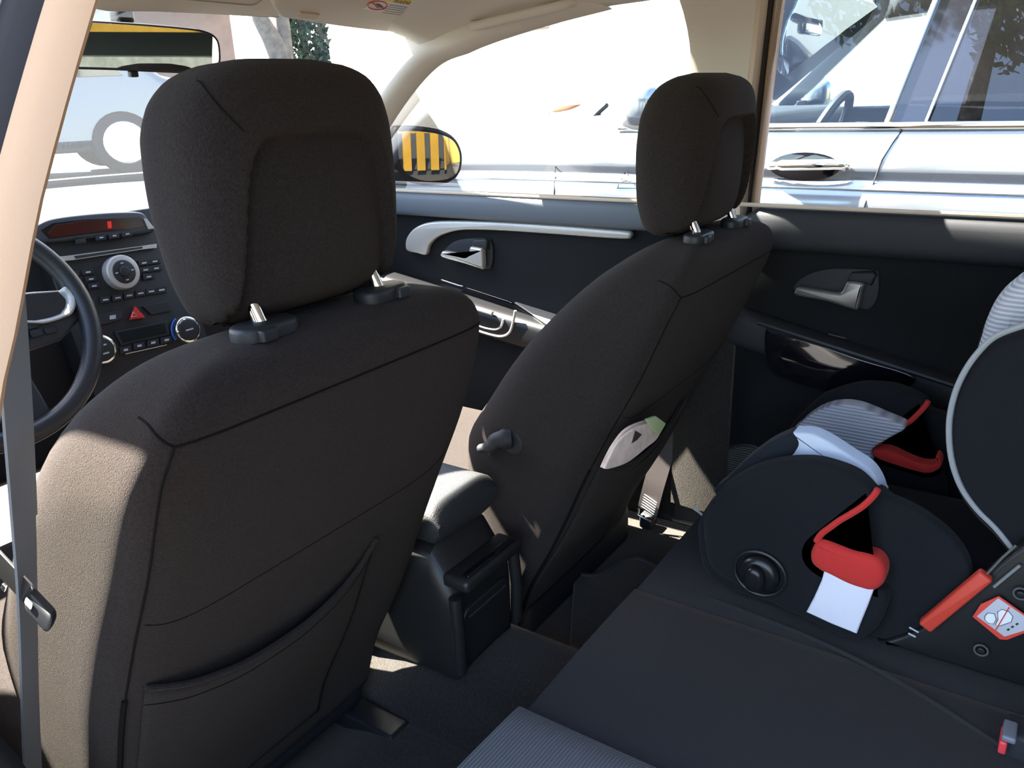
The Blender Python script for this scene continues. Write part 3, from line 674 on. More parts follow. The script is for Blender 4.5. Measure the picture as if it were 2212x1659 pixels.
for s in (-1, 1):
    sk = plate('spoke', [(s*a, b) for a, b in ((.05, .045), (.11, .038), (.160, .03), (.162, -.02), (.12, -.045), (.05, -.05))], .014, LEA, wh, o=wc-wn*.016, ex=wx, ey=wy, ez=wn, bev=.005)
    tube('silver_spoke_trim', curve([wc+wx*s*a+wy*b+wn*.0005 for a, b in ((.06, .0), (.10, -.012), (.140, -.008), (.156, .012), (.150, .032))], 5), [.004]*5+[.006]*5+[.009]*5+[.009]*5+[.006], SILV, sk, n=10, flat=.6)
    for k in range(3):
        plate('wheel_button', box2(.018, .011, .003, 2, c=(s*(.085+.022*(k % 2)), -.028+.014*(k // 2))), .004, PLAM, sk, o=wc-wn*.002, ex=wx, ey=wy, ez=wn, bev=.0015)
for s, y in ((-1, -.04), (1, -.04)):
    sk = plate('lower_spoke', [(s*a, b) for a, b in ((.02, -.06), (.05, -.06), (.06, -.165), (.03, -.168))], .012, LEA, wh, o=wc-wn*.016, ex=wx, ey=wy, ez=wn, bev=.004)
tube('steering_column', [wc-wn*.02, wc-wn*.22], .035, PLAM, wh, n=20)
tube('column_stalk', [wc-wn*.06+wx*.03, wc-wn*.05+wx*.10+wy*.015, wc-wn*.045+wx*.165+wy*.03], [.006, .007, .009], PLA, wh, n=10)
# ================================================================== CENTRE CONSOLE
co = thing('centre_console', (.015, .35, .36), 'black centre console with padded armrest lid between the front seats', 'centre console')
def lid(y): 
    e = min(1, (y-.105)/.02+.35, (.46-y)/.03+.4); return [V((.014+a*(.94+.06*e), y, .618+b*e-.012*(1-min(1, (y-.1)/.06))*0)) for a, b in se(.080, .034, 4.2, 40)]
rings('armrest_lid', [lid(y) for y in (.105, .109, .115, .122, .14, .2, .3, .4, .435, .45, .46)], mat('console_leatherette', (.035, .035, .035), .5, spec=.4, bump=.5, bscale=500), co)
CP = mat('console_plastic', (.020, .019, .018), .42, spec=.45, bump=.1, bscale=900)
def csl(y, w, zt, n=5): z0 = .33; return [V((.012+a, y, (zt+z0)/2+b)) for a, b in se(w, (zt-z0)/2, n, 40)]
rings('console_body', [csl(.085, .070, .50), csl(.088, .076, .525), csl(.10, .080, .54), csl(.13, .081, .585), csl(.3, .081, .588), csl(.45, .081, .58), csl(.60, .085, .54), csl(.93, .10, .52)], CP, co)
block('rear_tray', (.012, .082, .535), (.150, .05, .022), CP, co, bev=.009)
block('tray_hollow', (.012, .070, .5475), (.125, .012, .004), GLOSSB, co, bev=.0015)
plate('rear_hatch', box2(.125, .10, .02), .008, CP, co, o=(.012, .086, .43), ex=(1, 0, 0), ey=(0, 0, 1), ez=(0, -1, 0), bev=.004)
plate('hatch_line', box2(.10, .003, .001), .001, mat('console_edge', (.06, .058, .05), .3), co, o=(.012, .0775, .465), ex=(1, 0, 0), ey=(0, 0, 1), ez=(0, -1, 0), bev=.0004)
for s in (-1, 1): tube('side_rib', [(.012+s*.078, .080, .515), (.012+s*.080, .076, .45), (.012+s*.078, .078, .38)], .010, CP, co, n=10)
tube('gear_lever', [(.02, .62, .53), (.02, .60, .60), (.02, .59, .66)], [.012, .010, .024], LEA, co, n=16)
# ================================================================== REAR BENCH, MAT, BELTS
BNC = mat('bench_fabric', (.029, .028, .0285), .95, spec=.12, sheen=.12, bump=.4, bscale=900)
BNT = striped('bench_weave', (.11, .112, .116), (.19, .192, .20), 75, 1, .8)
be = thing('rear_bench', (0, -.6, .29), 'black fabric rear bench seat under the child seat, with blue-grey insert', 'rear seat')
def bsec(x, y0, y1, z0, z1, r, N=10):
    o = [V((x, y1, z1))]
    for i in range(N+1):
        a = math.pi/2*i/N; o.append(V((x, y0+r-r*math.sin(a), z1-r*.8+r*.8*math.cos(a))))
    for i in range(1, 5): o.append(V((x, y0+.012*i, z1-r*.8-(z1-r*.8-z0)*i/4)))
    o.append(V((x, y1, z0)))
    return o
def bench(name, x0, x1, M, z1, y0, parent, r=.055, crown=.008, taper=None, n=18):
    R = []
    for i in range(n+1):
        t = i/n; x = x0+(x1-x0)*t; e = min(t, 1-t)*n/1.6; q = 1-min(1, e); dz = -.018*q*q+crown*math.sin(math.pi*t)
        R.append(bsec(x, y0+.012*q*q, -1.0, .30, z1+dz, r))
    return rings(name, R, M, parent)
bench('middle_cushion', -.20, .135, BNC, .500, -.185, be, crown=.004)
bench('left_cushion', -.66, -.185, BNT, .512, -.180, be, crown=.012)
bench('right_cushion', .095, .66, BNC, .503, -.190, be, crown=.004)
tube('piping', curve([(.150, -.205, .470), (.148, -.225, .494), (.142, -.26, .5025), (.125, -.40, .5035), (.09, -.52, .5035), (.03, -.65, .503), (-.02, -.78, .503)], 6), .0030, BNC, be, n=6)
grid('bench_back', lambda u, v: V((-.66+1.32*u, -.93-.22*v-.03*math.sin(math.pi*v), .47+.62*v)), 10, 10, BNC, be)
block('bench_base', (0, -.65, .295), (1.28, .75, .05), PLAM, be, bev=.01)
bk = thing('belt_buckle', (.06, -.68, .49), 'black seat belt buckle with red release button on the rear bench', 'belt buckle')
bo = U(2215, 1600, 'z', .525)
block('buckle_body', bo+V((.012, -.012, -.012)), (.040, .066, .040), PLAM, bk, bev=.007)
block('release_button', bo+V((-.004, .020, -.006)), (.030, .008, .017), mat('release_red', (.72, .05, .06), .4), bk, bev=.003)
block('buckle_cap', bo+V((-.004, .016, .008)), (.032, .014, .008), mat('buckle_grey', (.16, .17, .19), .4), bk, bev=.003)
ribbon('buckle_strap', [bo+V((.02, -.03, -.02)), bo+V((.03, -.09, -.03)), bo+V((.035, -.16, -.05))], (.016, 0, 0), WEB, bk)
# floor mat behind the passenger seat
fm = thing('floor_mat', (.35, -.02, .29), 'black carpet mat with wavy front edge behind the far seat', 'floor mat')
mz = .296
mpts = [U(px, py, 'z', mz+.012) for px, py in [(1240, 1238), (1272, 1244), (1300, 1240), (1330, 1222), (1358, 1209), (1385, 1209), (1420, 1226), (1460, 1244), (1500, 1258)]]
mo_ = [(p.x, p.y, 0) for p in curve(mpts, 5)]
outl = [(a, b) for a, b, c in mo_]+[(.60, -.12), (.60, -.30), (.16, -.30), (.17, .02)]
plate('mat_sheet', outl, .014, CARP, fm, o=(0, 0, mz-.002), ex=(1, 0, 0), ey=(0, 1, 0), ez=(0, 0, 1), bev=.005)
tube('mat_binding', [V((a, b, mz+.012)) for a, b, c in mo_], .0045, mat('mat_edge', (.05, .047, .042), .7), fm, n=8)
# near belt hanging down the left centre pillar
bx = -.605
def bl(px, py): return U(px, py, 'x', bx)
nb_ = thing('seat_belt', bl(60, 1000), 'grey-blue seat belt webbing hanging down the near pillar, left edge', 'seat belt')
bpts = [(0, 500), (20, 660), (36, 860), (45, 1000), (52, 1130), (58, 1250), (62, 1400), (66, 1550), (72, 1700), (76, 1850)]
path = curve([bl(*p) for p in bpts], 6)
hw_ = []
for i in range(len(path)):
    t = i/(len(path)-1); a = math.radians(28-20*math.sin(t*3)); hw_.append(V((.0165, .0160, 0))*(1+.12*math.sin(t*7)))
ribbon('webbing', path, hw_, WEB, nb_, t=.002)
ribbon('webbing_fold', [p+V((.010, .018, 0)) for p in path[:26]], V((.012, .006, 0)), WEB, nb_, t=.002)
tg0, tg1, tg2 = bl(-30, 1165), bl(80, 1262), bl(128, 1332)
td = (tg2-tg0).normalized(); tn = V((-.75, -.6, 0)).normalized(); tsd = td.cross(tn).normalized()
off = tn*.010
tp = plate('tongue_plate', box2((tg1-tg0).length, .020, .004, 3), .003, STEEL, nb_, o=(tg0+tg1)/2+off, ex=td, ey=tsd, ez=tn, bev=.001)
for k in range(4): plate('tongue_tooth', box2(.006, .006, .001, 1), .003, STEEL, tp, o=tg0+td*(.012+.011*k)+off+tsd*(.012 if tsd.z < 0 else -.012), ex=td, ey=tsd, ez=tn, bev=.0008)
plate('tongue_grip', box2((tg2-tg1).length*1.05, .018, .006, 4), .010, PLA, nb_, o=(tg1+tg2)/2+off, ex=td, ey=tsd, ez=tn, bev=.004)
plate('grip_slot', box2(.010, .006, .001, 1), .0008, GREYP, nb_, o=tg1.lerp(tg2, .15)+off+tn*.0105, ex=td, ey=tsd, ez=tn, bev=.0002)
# far belt running down to its floor anchor
fb = thing('seat_belt', (.62, .02, .40), 'dark brown seat belt running to its floor anchor beside far seat', 'seat belt')
fpth = curve([U(1470, 830, 'x', .665), U(1452, 900, 'x', .655), U(1432, 980, 'x', .645), U(1412, 1050, 'x', .630), U(1398, 1105, 'x', .622)], 6)
ribbon('webbing', fpth, V((.004, -.021, -.010)), WEBB, fb, t=.002)
st_ = fpth[-1]; dn = (fpth[-1]-fpth[-4]).normalized()
for k in range(6): tube('white_stitch', [st_-dn*(.006+.006*k)+V((-.003, .016, .006)), st_-dn*(.006+.006*k)+V((-.003, -.016, -.008))], .0011, WHITE, fb, n=5)
tube('anchor_link', [st_+V((-.002, .020, .002)), st_+dn*.012+V((-.002, .018, 0)), st_+dn*.014+V((-.002, -.016, -.008)), st_+V((-.002, -.019, -.008))], .003, STEEL, fb, n=8)
block('anchor_bolt', st_+dn*.03+V((.02, 0, 0)), (.035, .03, .035), PLAM, fb, bev=.008)
# ================================================================== CHILD SEAT
z8 = lambda *pts: [(1500+a/2.552, 800+b/2.552) for a, b in pts]
ch = thing('child_seat', (.34, -.48, .50), 'black, red and grey child car seat strapped on the rear bench', 'child seat')
XN, XF = .165, .502
near = z8((75, 830), (85, 760), (130, 680), (200, 600), (330, 520), (480, 475), (660, 465), (800, 495), (920, 545), (1000, 620), (1010, 655), (930, 750), (800, 830), (700, 900), (665, 950), (672, 1005), (730, 1055), (860, 1110),
          (1000, 1150), (1070, 1180), (1080, 1260), (1010, 1390), (880, 1440), (620, 1320), (470, 1250), (300, 1165), (160, 1085), (100, 1000))
na = xplate('arm_cover', near, XN, .026, CSB, ch, bev=.010, k=4, zmin=.510)
xplate('arm_core', near, XN+.045, .046, CSB, na, bev=.008, k=4, zmin=.512)
lip = z8((668, 955), (700, 900), (740, 892), (820, 920), (900, 950), (980, 968), (1035, 990), (1068, 1030), (1076, 1075), (1060, 1130), (1005, 1165), (930, 1150), (860, 1125), (780, 1085), (715, 1052), (672, 1010))
xplate('red_lip', lip, XN-.005, .030, RED, ch, bev=.010, k=4)
tube('red_edge', curve([U(a, b, 'x', XN-.027) for a, b in z8((1012, 655), (985, 695), (930, 748), (865, 790), (800, 828), (745, 868), (700, 902), (672, 945))], 5), .0042, RED, ch, n=8)
xplate('white_tag', z8((727, 1066), (860, 1115), (1005, 1170), (960, 1290), (925, 1375), (898, 1445), (760, 1390), (620, 1325), (665, 1240), (705, 1150)), XN-.027, .005, WHT, ch, bev=.003, k=1, smooth=False)
xplate('dark_pad', z8((150, 640), (210, 560), (300, 470), (380, 405), (450, 358), (520, 325), (570, 312), (606, 365), (580, 420), (545, 470), (600, 620), (400, 760)), XN+.052, .030, mat('navy_pad', (.016, .019, .024), .9, spec=.15, sheen=.1, bump=.4, bscale=600), ch, bev=.005, k=4)
xplate('pale_pad', z8((565, 320), (600, 306), (680, 312), (760, 348), (830, 392), (900, 438), (960, 475), (1005, 515), (1040, 570), (1060, 625), (1062, 662), (960, 760), (905, 795), (880, 838), (790, 865), (600, 640), (500, 480)), XN+.056, .030, PALE, ch, bev=.005, k=4)
xplate('ribbed_pad', z8((565, 312), (600, 270), (640, 232), (700, 192), (770, 166), (840, 158), (900, 164), (960, 180), (1060, 222), (1180, 280), (1100, 335), (1000, 402), (998, 470), (950, 520), (800, 540), (620, 440)), XF-.030, .032, GST, ch, bev=.005, k=4)
far = z8((500, 420), (540, 300), (590, 235), (650, 180), (720, 122), (800, 90), (870, 68), (950, 55), (1040, 58), (1130, 70), (1250, 120), (1293, 168), (1190, 282), (1000, 402), (1008, 440), (1130, 478), (1290, 525), (1365, 495), (1385, 560), (1390, 720), (1200, 800), (800, 780), (560, 640))
xplate('arm_cover', far, XF, .024, CSB, ch, bev=.011, k=4)
xplate('red_lip', z8((1002, 408), (1060, 405), (1110, 418), (1180, 452), (1250, 480), (1310, 488), (1338, 478), (1345, 440), (1368, 452), (1374, 490), (1350, 520), (1290, 536), (1200, 515), (1120, 490), (1020, 452)), XF-.026, .026, RED, ch, bev=.0035, k=4)
tube('red_edge', curve([U(a, b, 'x', XF-.028) for a, b in z8((1290, 168), (1262, 210), (1190, 280), (1100, 335), (1005, 405))], 5), .0042, RED, ch, n=8)
def cbox(name, x0, x1, y0, y1, z0, z1, M, bev=.03): return block(name, ((x0+x1)/2, (y0+y1)/2, (z0+z1)/2), (x1-x0, y1-y0, z1-z0), M, ch, bev=bev)
cbox('seat_pad', XN+.05, XF-.05, -.70, -.26, .54, .615, CSB, .035)
cbox('base', XN+.02, XF-.01, -.72, -.22, .508, .55, CSP, .015)
shell = z8((1000, 640), (1100, 680), (1230, 738), (1380, 842), (1480, 950), (1530, 1060), (1525, 1180), (1440, 1300), (1330, 1400), (1200, 1480), (1080, 1500), (880, 1445), (620, 1330), (700, 1180), (800, 900))
xplate('side_shell', shell, XN+.018, .020, CSB, ch, bev=.006, k=4, zmin=.510)
xplate('side_shell', shell, XF+.03, .020, CSB, ch, bev=.006, k=4, ref=XN+.018, zmin=.510)
lower = [(1900, 1380), (1995, 1340), (2100, 1255), (2190, 1180), (2300, 1120), (2420, 1150), (2440, 1480), (2330, 1560), (2212, 1532), (2080, 1472), (1985, 1420)]
xplate('back_shell', lower, XN+.012, .020, CSP, ch, bev=.005, k=3, zmin=.509)
wing = [(2212, 703), (2150, 727), (2110, 765), (2080, 810), (2060, 860), (2050, 920), (2055, 990), (2075, 1050), (2110, 1100), (2150, 1140), (2195, 1195), (2240, 1245), (2330, 1240), (2430, 1130), (2480, 960), (2440, 790), (2330, 700), (2260, 690)]
xplate('back_wing', wing, .215, .030, CSB, ch, bev=.014, k=4)
tube('wing_piping', curve([U(a, b, 'x', .186) for a, b in wing], 4, True), .0036, PIPE, ch, n=8, closed=True)
xplate('back_wing', wing, .53, .030, CSB, ch, bev=.014, k=4, ref=.215)
xplate('head_pad', [(2230, 580), (2195, 600), (2165, 628), (2142, 665), (2127, 710), (2122, 760), (2200, 800), (2330, 760), (2380, 640), (2320, 570)], .30, .05, GST, ch, bev=.022, k=4)
cbox('back_pad', .215, .49, -.80, -.68, .56, 1.02, CSB, .045)
b0, b1 = U(1998, 1352, 'x', .150), U(2132, 1240, 'x', .150)
ddir = (b1-b0).normalized(); dn2 = V((-1, 0, 0)); dsd = ddir.cross(dn2)
plate('red_guide', box2((b1-b0).length, .018, .004, 4), .012, REDP, ch, o=(b0+b1)/2+V((.004, 0, 0)), ex=ddir, ey=dsd, ez=dn2, bev=.004)
tube('guide_wire', [b1, U(2165, 1205, 'x', .152), U(2195, 1178, 'x', .155)], .0016, mat('wire_brown', (.10, .09, .07), .6), ch, n=6)
tube('guide_wire', [U(2147, 1268, 'x', .152), U(2204, 1221, 'x', .152)], .002, mat('wire_grey', (.2, .21, .2), .5), ch, n=6)
for a in ((1964, 1355, 1984, 1366), (1962, 1368, 1978, 1376)): tube('guide_mark', [U(a[0], a[1], 'x', .150), U(a[2], a[3], 'x', .150)], .0012, GREYP, ch, n=6)
lx = .1505
lb = xplate('warning_sticker', [(2101, 1331), (2119, 1304), (2158, 1287), (2250, 1352), (2176, 1381), (2160, 1380)], lx, .0015, LREDP, ch, bev=.0004, smooth=False)
xplate('sticker_field', [(2110, 1331), (2156, 1292), (2244, 1352), (2170, 1375)], lx-.0016, .0004, GREYP, lb, bev=.0001, smooth=False)
for e in ([(2128, 1330), (2134, 1324), (2148, 1326), (2152, 1338), (2146, 1348), (2134, 1346), (2127, 1338)], [(2155, 1322), (2164, 1316), (2180, 1322), (2188, 1332), (2184, 1344), (2172, 1348), (2160, 1352), (2150, 1350), (2156, 1338)]):
    xplate('pictogram', e, lx-.0022, .0003, WHITE, lb, bev=.0001, k=3)
    tube('pictogram_line', [U(a, b, 'x', lx-.0026) for a, b in e], .0004, INK, lb, n=5, closed=True)
tube('ban_bar', [U(2151, 1361, 'x', lx-.003), U(2180, 1312, 'x', lx-.003)], .0006, LREDP, lb, n=5)
for a, b in ((2174, 1360), (2183, 1354), (2193, 1348)): xplate('text_mark', [(a, b), (a+5, b-3), (a+8, b), (a+3, b+3)], lx-.0022, .0003, INK, lb, bev=.0001, smooth=False)
for a, b in ((2119, 1405), (2205, 1283)):
    c = U(a, b, 'x', .150); tube('screw_ring', [c+V((0, .0075*math.cos(t), .0075*math.sin(t))) for t in np.linspace(0, 6.28, 21)[:-1]], .0012, mat('worn_edge', (.10, .10, .10), .35), ch, n=6, closed=True)
    plate('screw_head', circ(.0045, 16), .003, CSP, ch, o=c, bev=.001)
kc = U(1640, 1240, 'x', XN-.030)
kn = plate('adjust_knob', [(a*.029, b*.029) for a, b in circ(1, 32)], .016, mat('knob_black', (.008, .008, .009), .3), ch, o=kc+V((.006, 0, 0)), bev=.010)
plate('knob_grip', [(p[0], p[1]) for p in curve([(.012, -.016, 0), (.014, .010, 0), (.004, .020, 0), (-.010, .012, 0), (-.010, -.016, 0)], 4, True)], .016, mat('knob_black', (.008, .008, .009), .3), kn, o=kc-V((.008, 0, 0)), bev=.007)
tube('knob_rim', [kc+V((.002, .036*math.cos(t), .034*math.sin(t))) for t in np.linspace(0, 6.28, 33)[:-1]], .003, CSP, kn, n=8, closed=True)
tube('tuck_wire', curve([U(1498, 1098, 'x', .20), U(1512, 1108, 'x', .20), U(1528, 1123, 'x', .20)], 4), .002, PIPE, ch, n=6)
# ================================================================== OUTSIDE: ground, neighbouring car
gr = grid('floor', lambda u, v: V((-30+70*u, -25+70*v, .075*max(0, -25+70*v-3.2))), 4, 141, mat('concrete_ground', (.05, .047, .044), .9, var=.12, vscale=1.2)); gr['kind'] = 'structure'; gr.name = 'floor_outside'
NX = 1.47
nc = thing('parked_car', (2.35, .2, 0), 'dark glossy estate car with chrome window line right beside the far windows', 'car')
PROF = [(.24, .06), (.34, .01), (.55, -.02), (.80, -.035), (.90, -.040), (.955, -.030), (.975, -.006), (1.00, -.012), (1.05, 0), (1.095, .018), (1.112, .032)]
def nbx(z): return NX+spl(PROF, z)[0]
ZS = list(np.linspace(.24, 1.112, 40))
def belt_in(y):       # plan taper at nose and tail
    return .30*max(0, (y-1.7)/1.0)**2.2+.18*max(0, (-2.1-y)/.6)**2
CXN = NX+.89
def bside(s):
    R = []
    for y in np.linspace(-2.6, 2.75, 60):
        drop = .18*max(0, (y-.9)/1.8)**1.6
        R.append([V((CXN+s*(CXN-nbx(z)-belt_in(y)), y, .24+(z-.24)*(1-drop))) for z in ZS])
    return R
for s in (-1, 1):
    o = rings('body_side', bside(s), PAINT, nc, caps=False, closed=False, sharp=50)
def hood(u, v):
    y = .62+2.13*u; s = -1+2*v; drop = .18*max(0, (y-.9)/1.8)**1.6
    hw = CXN-nbx(1.112)-belt_in(y); zb = .24+(1.112-.24)*(1-drop)
    return V((CXN+s*hw, y, zb+.045*(1-abs(s)**4)*(1-.6*u)+.012*math.exp(-((abs(s)-.72)/.06)**2)))
grid('bonnet', hood, 40, 41, PAINT, nc)
grid('front_end', lambda u, v: V((CXN+(-1+2*u)*(CXN-nbx(.8)-belt_in(2.75)), 2.75+.12*math.sin(math.pi*v)+.10*(1-(-1+2*u)**2), .25+.70*v)), 20, 10, PAINT, nc)
grid('tail_end', lambda u, v: V((CXN+(-1+2*u)*(CXN-nbx(.8)-belt_in(-2.6)), -2.6-.10*math.sin(math.pi*v), .25+.86*v)), 12, 8, PAINT, nc)
def ntx(z): return NX+.034+(z-1.112)*.40            # window plane leans inwards
def rf(u, v):
    y = .16-2.5*u; s = -1+2*v; a = abs(s); hw = CXN-ntx(1.50)
    return V((CXN+s*hw, y, 1.500+.075*(1-a**2.6)-.06*max(0, (u-.7)/.3)**2-.02*max(0, (.1-u)/.1)))
o = grid('roof', rf, 24, 31, PAINT, nc); solid(o, .03, -1)
def npil(name, s, y0a, y1a, y0b, y1b, M, za=1.10, zb=1.505, t=.03, dx=0):
    R = []
    for i in range(11):
        k = i/10; z = za+(zb-za)*k; x = CXN+s*(CXN-ntx(z)-dx); f = lambda a, b: a+(b-a)*k
        y0, y1 = f(y0a, y0b), f(y1a, y1b); R.append([V((x, y0, z)), V((x, y1, z)), V((x-s*t, y1, z)), V((x-s*t, y0, z))])
    return rings(name, R, M, nc, smooth=False)
for s in (-1, 1):
    npil('windscreen_pillar', s, .66, .575, .20, .12, PAINT)
    npil('door_pillar', s, -.160, -.250, -.245, -.335, GLOSSB, dx=.004)
    npil('rear_pillar', s, -1.15, -1.30, -1.22, -1.38, GLOSSB, dx=.004)
    for nm, ya, yb, M in (('front_window', .60, -.16, GLN), ('rear_window', -.25, -1.15, GLD)):
        def gf(u, v, ya=ya, yb=yb, s=s):
            z = 1.105+.40*v; sh = (-.46*v if ya > .5 else -.085*v); sb = -.085*v
            y = (ya+sh)*(1-u)+(yb+sb)*u; return V((CXN+s*(CXN-ntx(z)-.008), y, z))
        grid(nm, gf, 8, 8, M, nc)
    tube('chrome_belt_line', [V((CXN+s*(CXN-nbx(1.108)+.004), y, 1.112)) for y in np.linspace(-2.2, .60, 20)], .011, CHR, nc, n=10)
    tube('chrome_frame', [V((CXN+s*(CXN-ntx(z)+.006), -.160+(z-1.1)*-.21, z)) for z in np.linspace(1.11, 1.5, 10)], .007, CHR, nc, n=8)
    tube('pillar_seam', [V((CXN+s*(CXN-ntx(z)+.006), -.252+(z-1.1)*-.21, z)) for z in np.linspace(1.11, 1.5, 10)], .004, STEEL, nc, n=8)
    tube('roof_chrome', [V((CXN+s*(CXN-ntx(1.5)+.004), y, 1.497)) for y in np.linspace(-2.2, .14, 12)], .010, CHR, nc, n=8)
o = grid('windscreen', lambda u, v: V((CXN+(-1+2*u)*(.80-.12*v), .66-.50*v+.10*(1-(-1+2*u)**2)*(1-v), 1.12+.385*v)), 12, 8, GLN, nc)
grid('rear_glass', lambda u, v: V((CXN+(-1+2*u)*(.78-.12*v), -2.58+.25*v, 1.10+.40*v)), 6, 6, GLD, nc)
# doors: gaps, handle, side crease, front wing badge and fuel-gap lines
def nsurf(px, py):
    x = NX
    for _ in range(6): p = U(px, py, 'x', x); x = nbx(min(1.11, max(.25, p.z)))
    return U(px, py, 'x', x-.0015)
GAP = mat('panel_gap', (.01, .01, .012), .8)
tube('door_gap', [nsurf(*p) for p in ((1948, 281), (1930, 305), (1905, 345), (1885, 400), (1868, 442), (1850, 500))], .0022, GAP, nc, n=6)
tube('door_gap', [nsurf(*p) for p in ((1199, 360), (1199, 385), (1197, 415), (1196, 450))], .0022, GAP, nc, n=6)
tube('side_crease', [V((nbx(.955)-.0015, y, .956)) for y in np.linspace(-2.2, 1.6, 30)], .0022, STEEL, nc, n=6)
hp0, hp1 = nsurf(1652, 360), nsurf(1836, 354)
hc = (hp0+hp1)/2; hl = (hp1-hp0).length
hr_ = plate('handle_recess', [(a*hl*.42-.005, b*.038) for a, b in circ(1, 32)], .002, GLOSSB, nc, o=hc+V((.001, 0, -.004)), ex=(0, -1, 0), ey=(0, 0, 1), ez=(-1, 0, 0), bev=.001)
tube('door_handle', curve([hp0+V((-.010, 0, 0)), hp0.lerp(hp1, .2)+V((-.026, 0, .004)), hp0.lerp(hp1, .5)+V((-.032, 0, .004)), hp0.lerp(hp1, .8)+V((-.026, 0, .002)), hp1+V((-.010, 0, -.002))], 6), [.006]*3+[.012]*4+[.016]*12+[.015]*4+[.010]*2, CHR, nc, n=16, flat=.9)
bd = [nsurf(*p) for p in ((1333, 406), (1352, 370), (1376, 406))]
tube('wing_badge', bd, .0022, GAP, nc, n=6, closed=True)
tube('wing_badge_slot', [nsurf(1345, 393), nsurf(1353, 391), nsurf(1363, 393)], .0035, GAP, nc, n=6)
# wing mirrors, interior mirror, steering wheel, seats of the neighbouring car
for s in (-1, 1):
    q = V((CXN+s*(CXN-1.40), .46, 1.175))
    block('wing_mirror', q, (.20, .11, .13), PAINT, nc, bev=.045)
    block('mirror_arm', q+V((-s*.13, .04, -.045)), (.12, .05, .04), GLOSSB, nc, bev=.012)
npil('mirror_corner', -1, .60, .40, .50, .42, GLOSSB, zb=1.20, dx=.006)
block('interior_mirror', (CXN, .28, 1.42), (.24, .03, .07), GLOSSB, nc, bev=.014)
block('instrument_panel', (CXN, .50, 1.06), (1.5, .40, .14), PLAM, nc, bev=.04)
tube('steering_wheel', [V((CXN-.37+.18*math.cos(a), .12-.07*math.sin(a), 1.02+.165*math.sin(a))) for a in np.linspace(0, 6.28, 33)[:-1]], .015, PLAM, nc, n=8, closed=True)
for s in (-1, 1):
    block('car_seat', (CXN+s*.37, -.62, .95), (.48, .16, .62), PLAM, nc, bev=.06)
    block('headrest', (CXN+s*.37, -.66, 1.36), (.26, .10, .17), PLAM, nc, bev=.045)
for s in (-1, 1):
    for y in (1.75, -1.75):
        w = [[V((CXN+s*(.80+d), y+r*math.cos(a), .34+r*math.sin(a))) for a in np.linspace(0, 6.28, 37)[:-1]] for r, d in ((.20, .10), (.30, .12), (.335, .09), (.34, 0), (.33, -.12), (.2, -.14))]
        rings('wheel', w, RUB, nc)
# wiper lying on its windscreen foot, dry leaf on the bonnet
wi = [U(1232, 310, 'x', 1.62), U(1256, 276, 'x', 1.66), U(1290, 244, 'x', 1.70), U(1313, 224, 'x', 1.72)]
tube('wiper_arm', curve(wi, 5), [.003]*5+[.006]*5+[.010]*5+[.006], PLAM, nc, n=8)
lf = thing('dry_leaf', U(1225, 236, 'x', 1.75), 'brown dry leaf shape beyond the front window above the parked bonnet', 'leaf')
lfo = U(1225, 236, 'x', 1.75)
plate('leaf_blade', [(p[0], p[1]) for p in curve([((U(a, b, 'x', 1.75)-lfo).y, (U(a, b, 'x', 1.75)-lfo).z, 0) for a, b in ((1193, 240), (1215, 230), (1255, 225), (1235, 236), (1205, 242))], 4, True)], .004, mat('leaf_brown', (.20, .09, .04), .9), lf, o=lfo, bev=.001)
tube('leaf_stalk', [U(1193, 240, 'x', 1.75), U(1186, 243, 'x', 1.752), lfo+V((.02, .06, -.09))], .0015, mat('leaf_brown', (.2, .1, .05)), lf, n=5)
# ================================================================== STREET BEYOND
WALL = mat('house_render', (.78, .70, .60), .9, var=.06, vscale=2)
def house(name, loc, size, label, M, roofM, windows, rz=0, pitch=1.4, over=.3):
    h = thing(name, loc, label, 'house'); h.rotation_euler.z = rz; L = V(loc)
    w, d, hh = size
    block('house_wall', L+V((0, 0, hh/2)), (w, d, hh), M, h, bev=0, smooth=False)
    R = [[L+V((x, -d/2-over, hh)), L+V((x, 0, hh+pitch)), L+V((x, d/2+over, hh)), L+V((x, d/2+over, hh-.12)), L+V((x, -d/2-over, hh-.12))] for x in (-w/2-over, w/2+over)]
    rings('roof', R, roofM, h, smooth=False)
    for (x, z, ww, wh) in windows:
        f_ = block('window_frame', L+V((x, -d/2-.02, z)), (ww, .08, wh), mat('window_frame_tan', (.55, .44, .36), .6), h, bev=.01)
        block('pane', L+V((x, -d/2-.055, z)), (ww*.8, .03, wh*.8), mat('house_pane', (.45, .47, .48), .2), f_, bev=0)
        block('mullion', L+V((x, -d/2-.075, z)), (.05, .02, wh*.8), WHITE, f_, bev=0)
    return h
house('house', (13.6, 5.5, .2), (17, 5, 5.6), 'pale rendered house beyond the far front window, washed almost white by the sun', WALL, mat('roof_tile', (.30, .20, .15), .9),
      [(-4.6, 2.6, 1.0, 1.2), (-1.5, 2.6, 1.0, 1.2), (2.5, 2.6, 1.4, 1.2)], rz=math.radians(-96))
house('house', (9.8, 20.5, 1.1), (9, 5, 3.0), 'brown house with pitched roof seen above the rear-view mirror', mat('house_brown', (.10, .065, .05), .9, var=.2, vscale=3), mat('roof_brown', (.09, .055, .045), .9),
      [(1.5, 1.7, 1.2, 1.0), (-1.5, 1.7, 1.2, 1.0)], rz=math.radians(-30), pitch=2.2)
BARK = mat('tree_bark', (.20, .175, .15), 1, bump=1, bscale=30, var=.3, vscale=12)
LEAF = mat('tree_leaf', (.09, .14, .035), .7, spec=.3, var=.4, vscale=2)
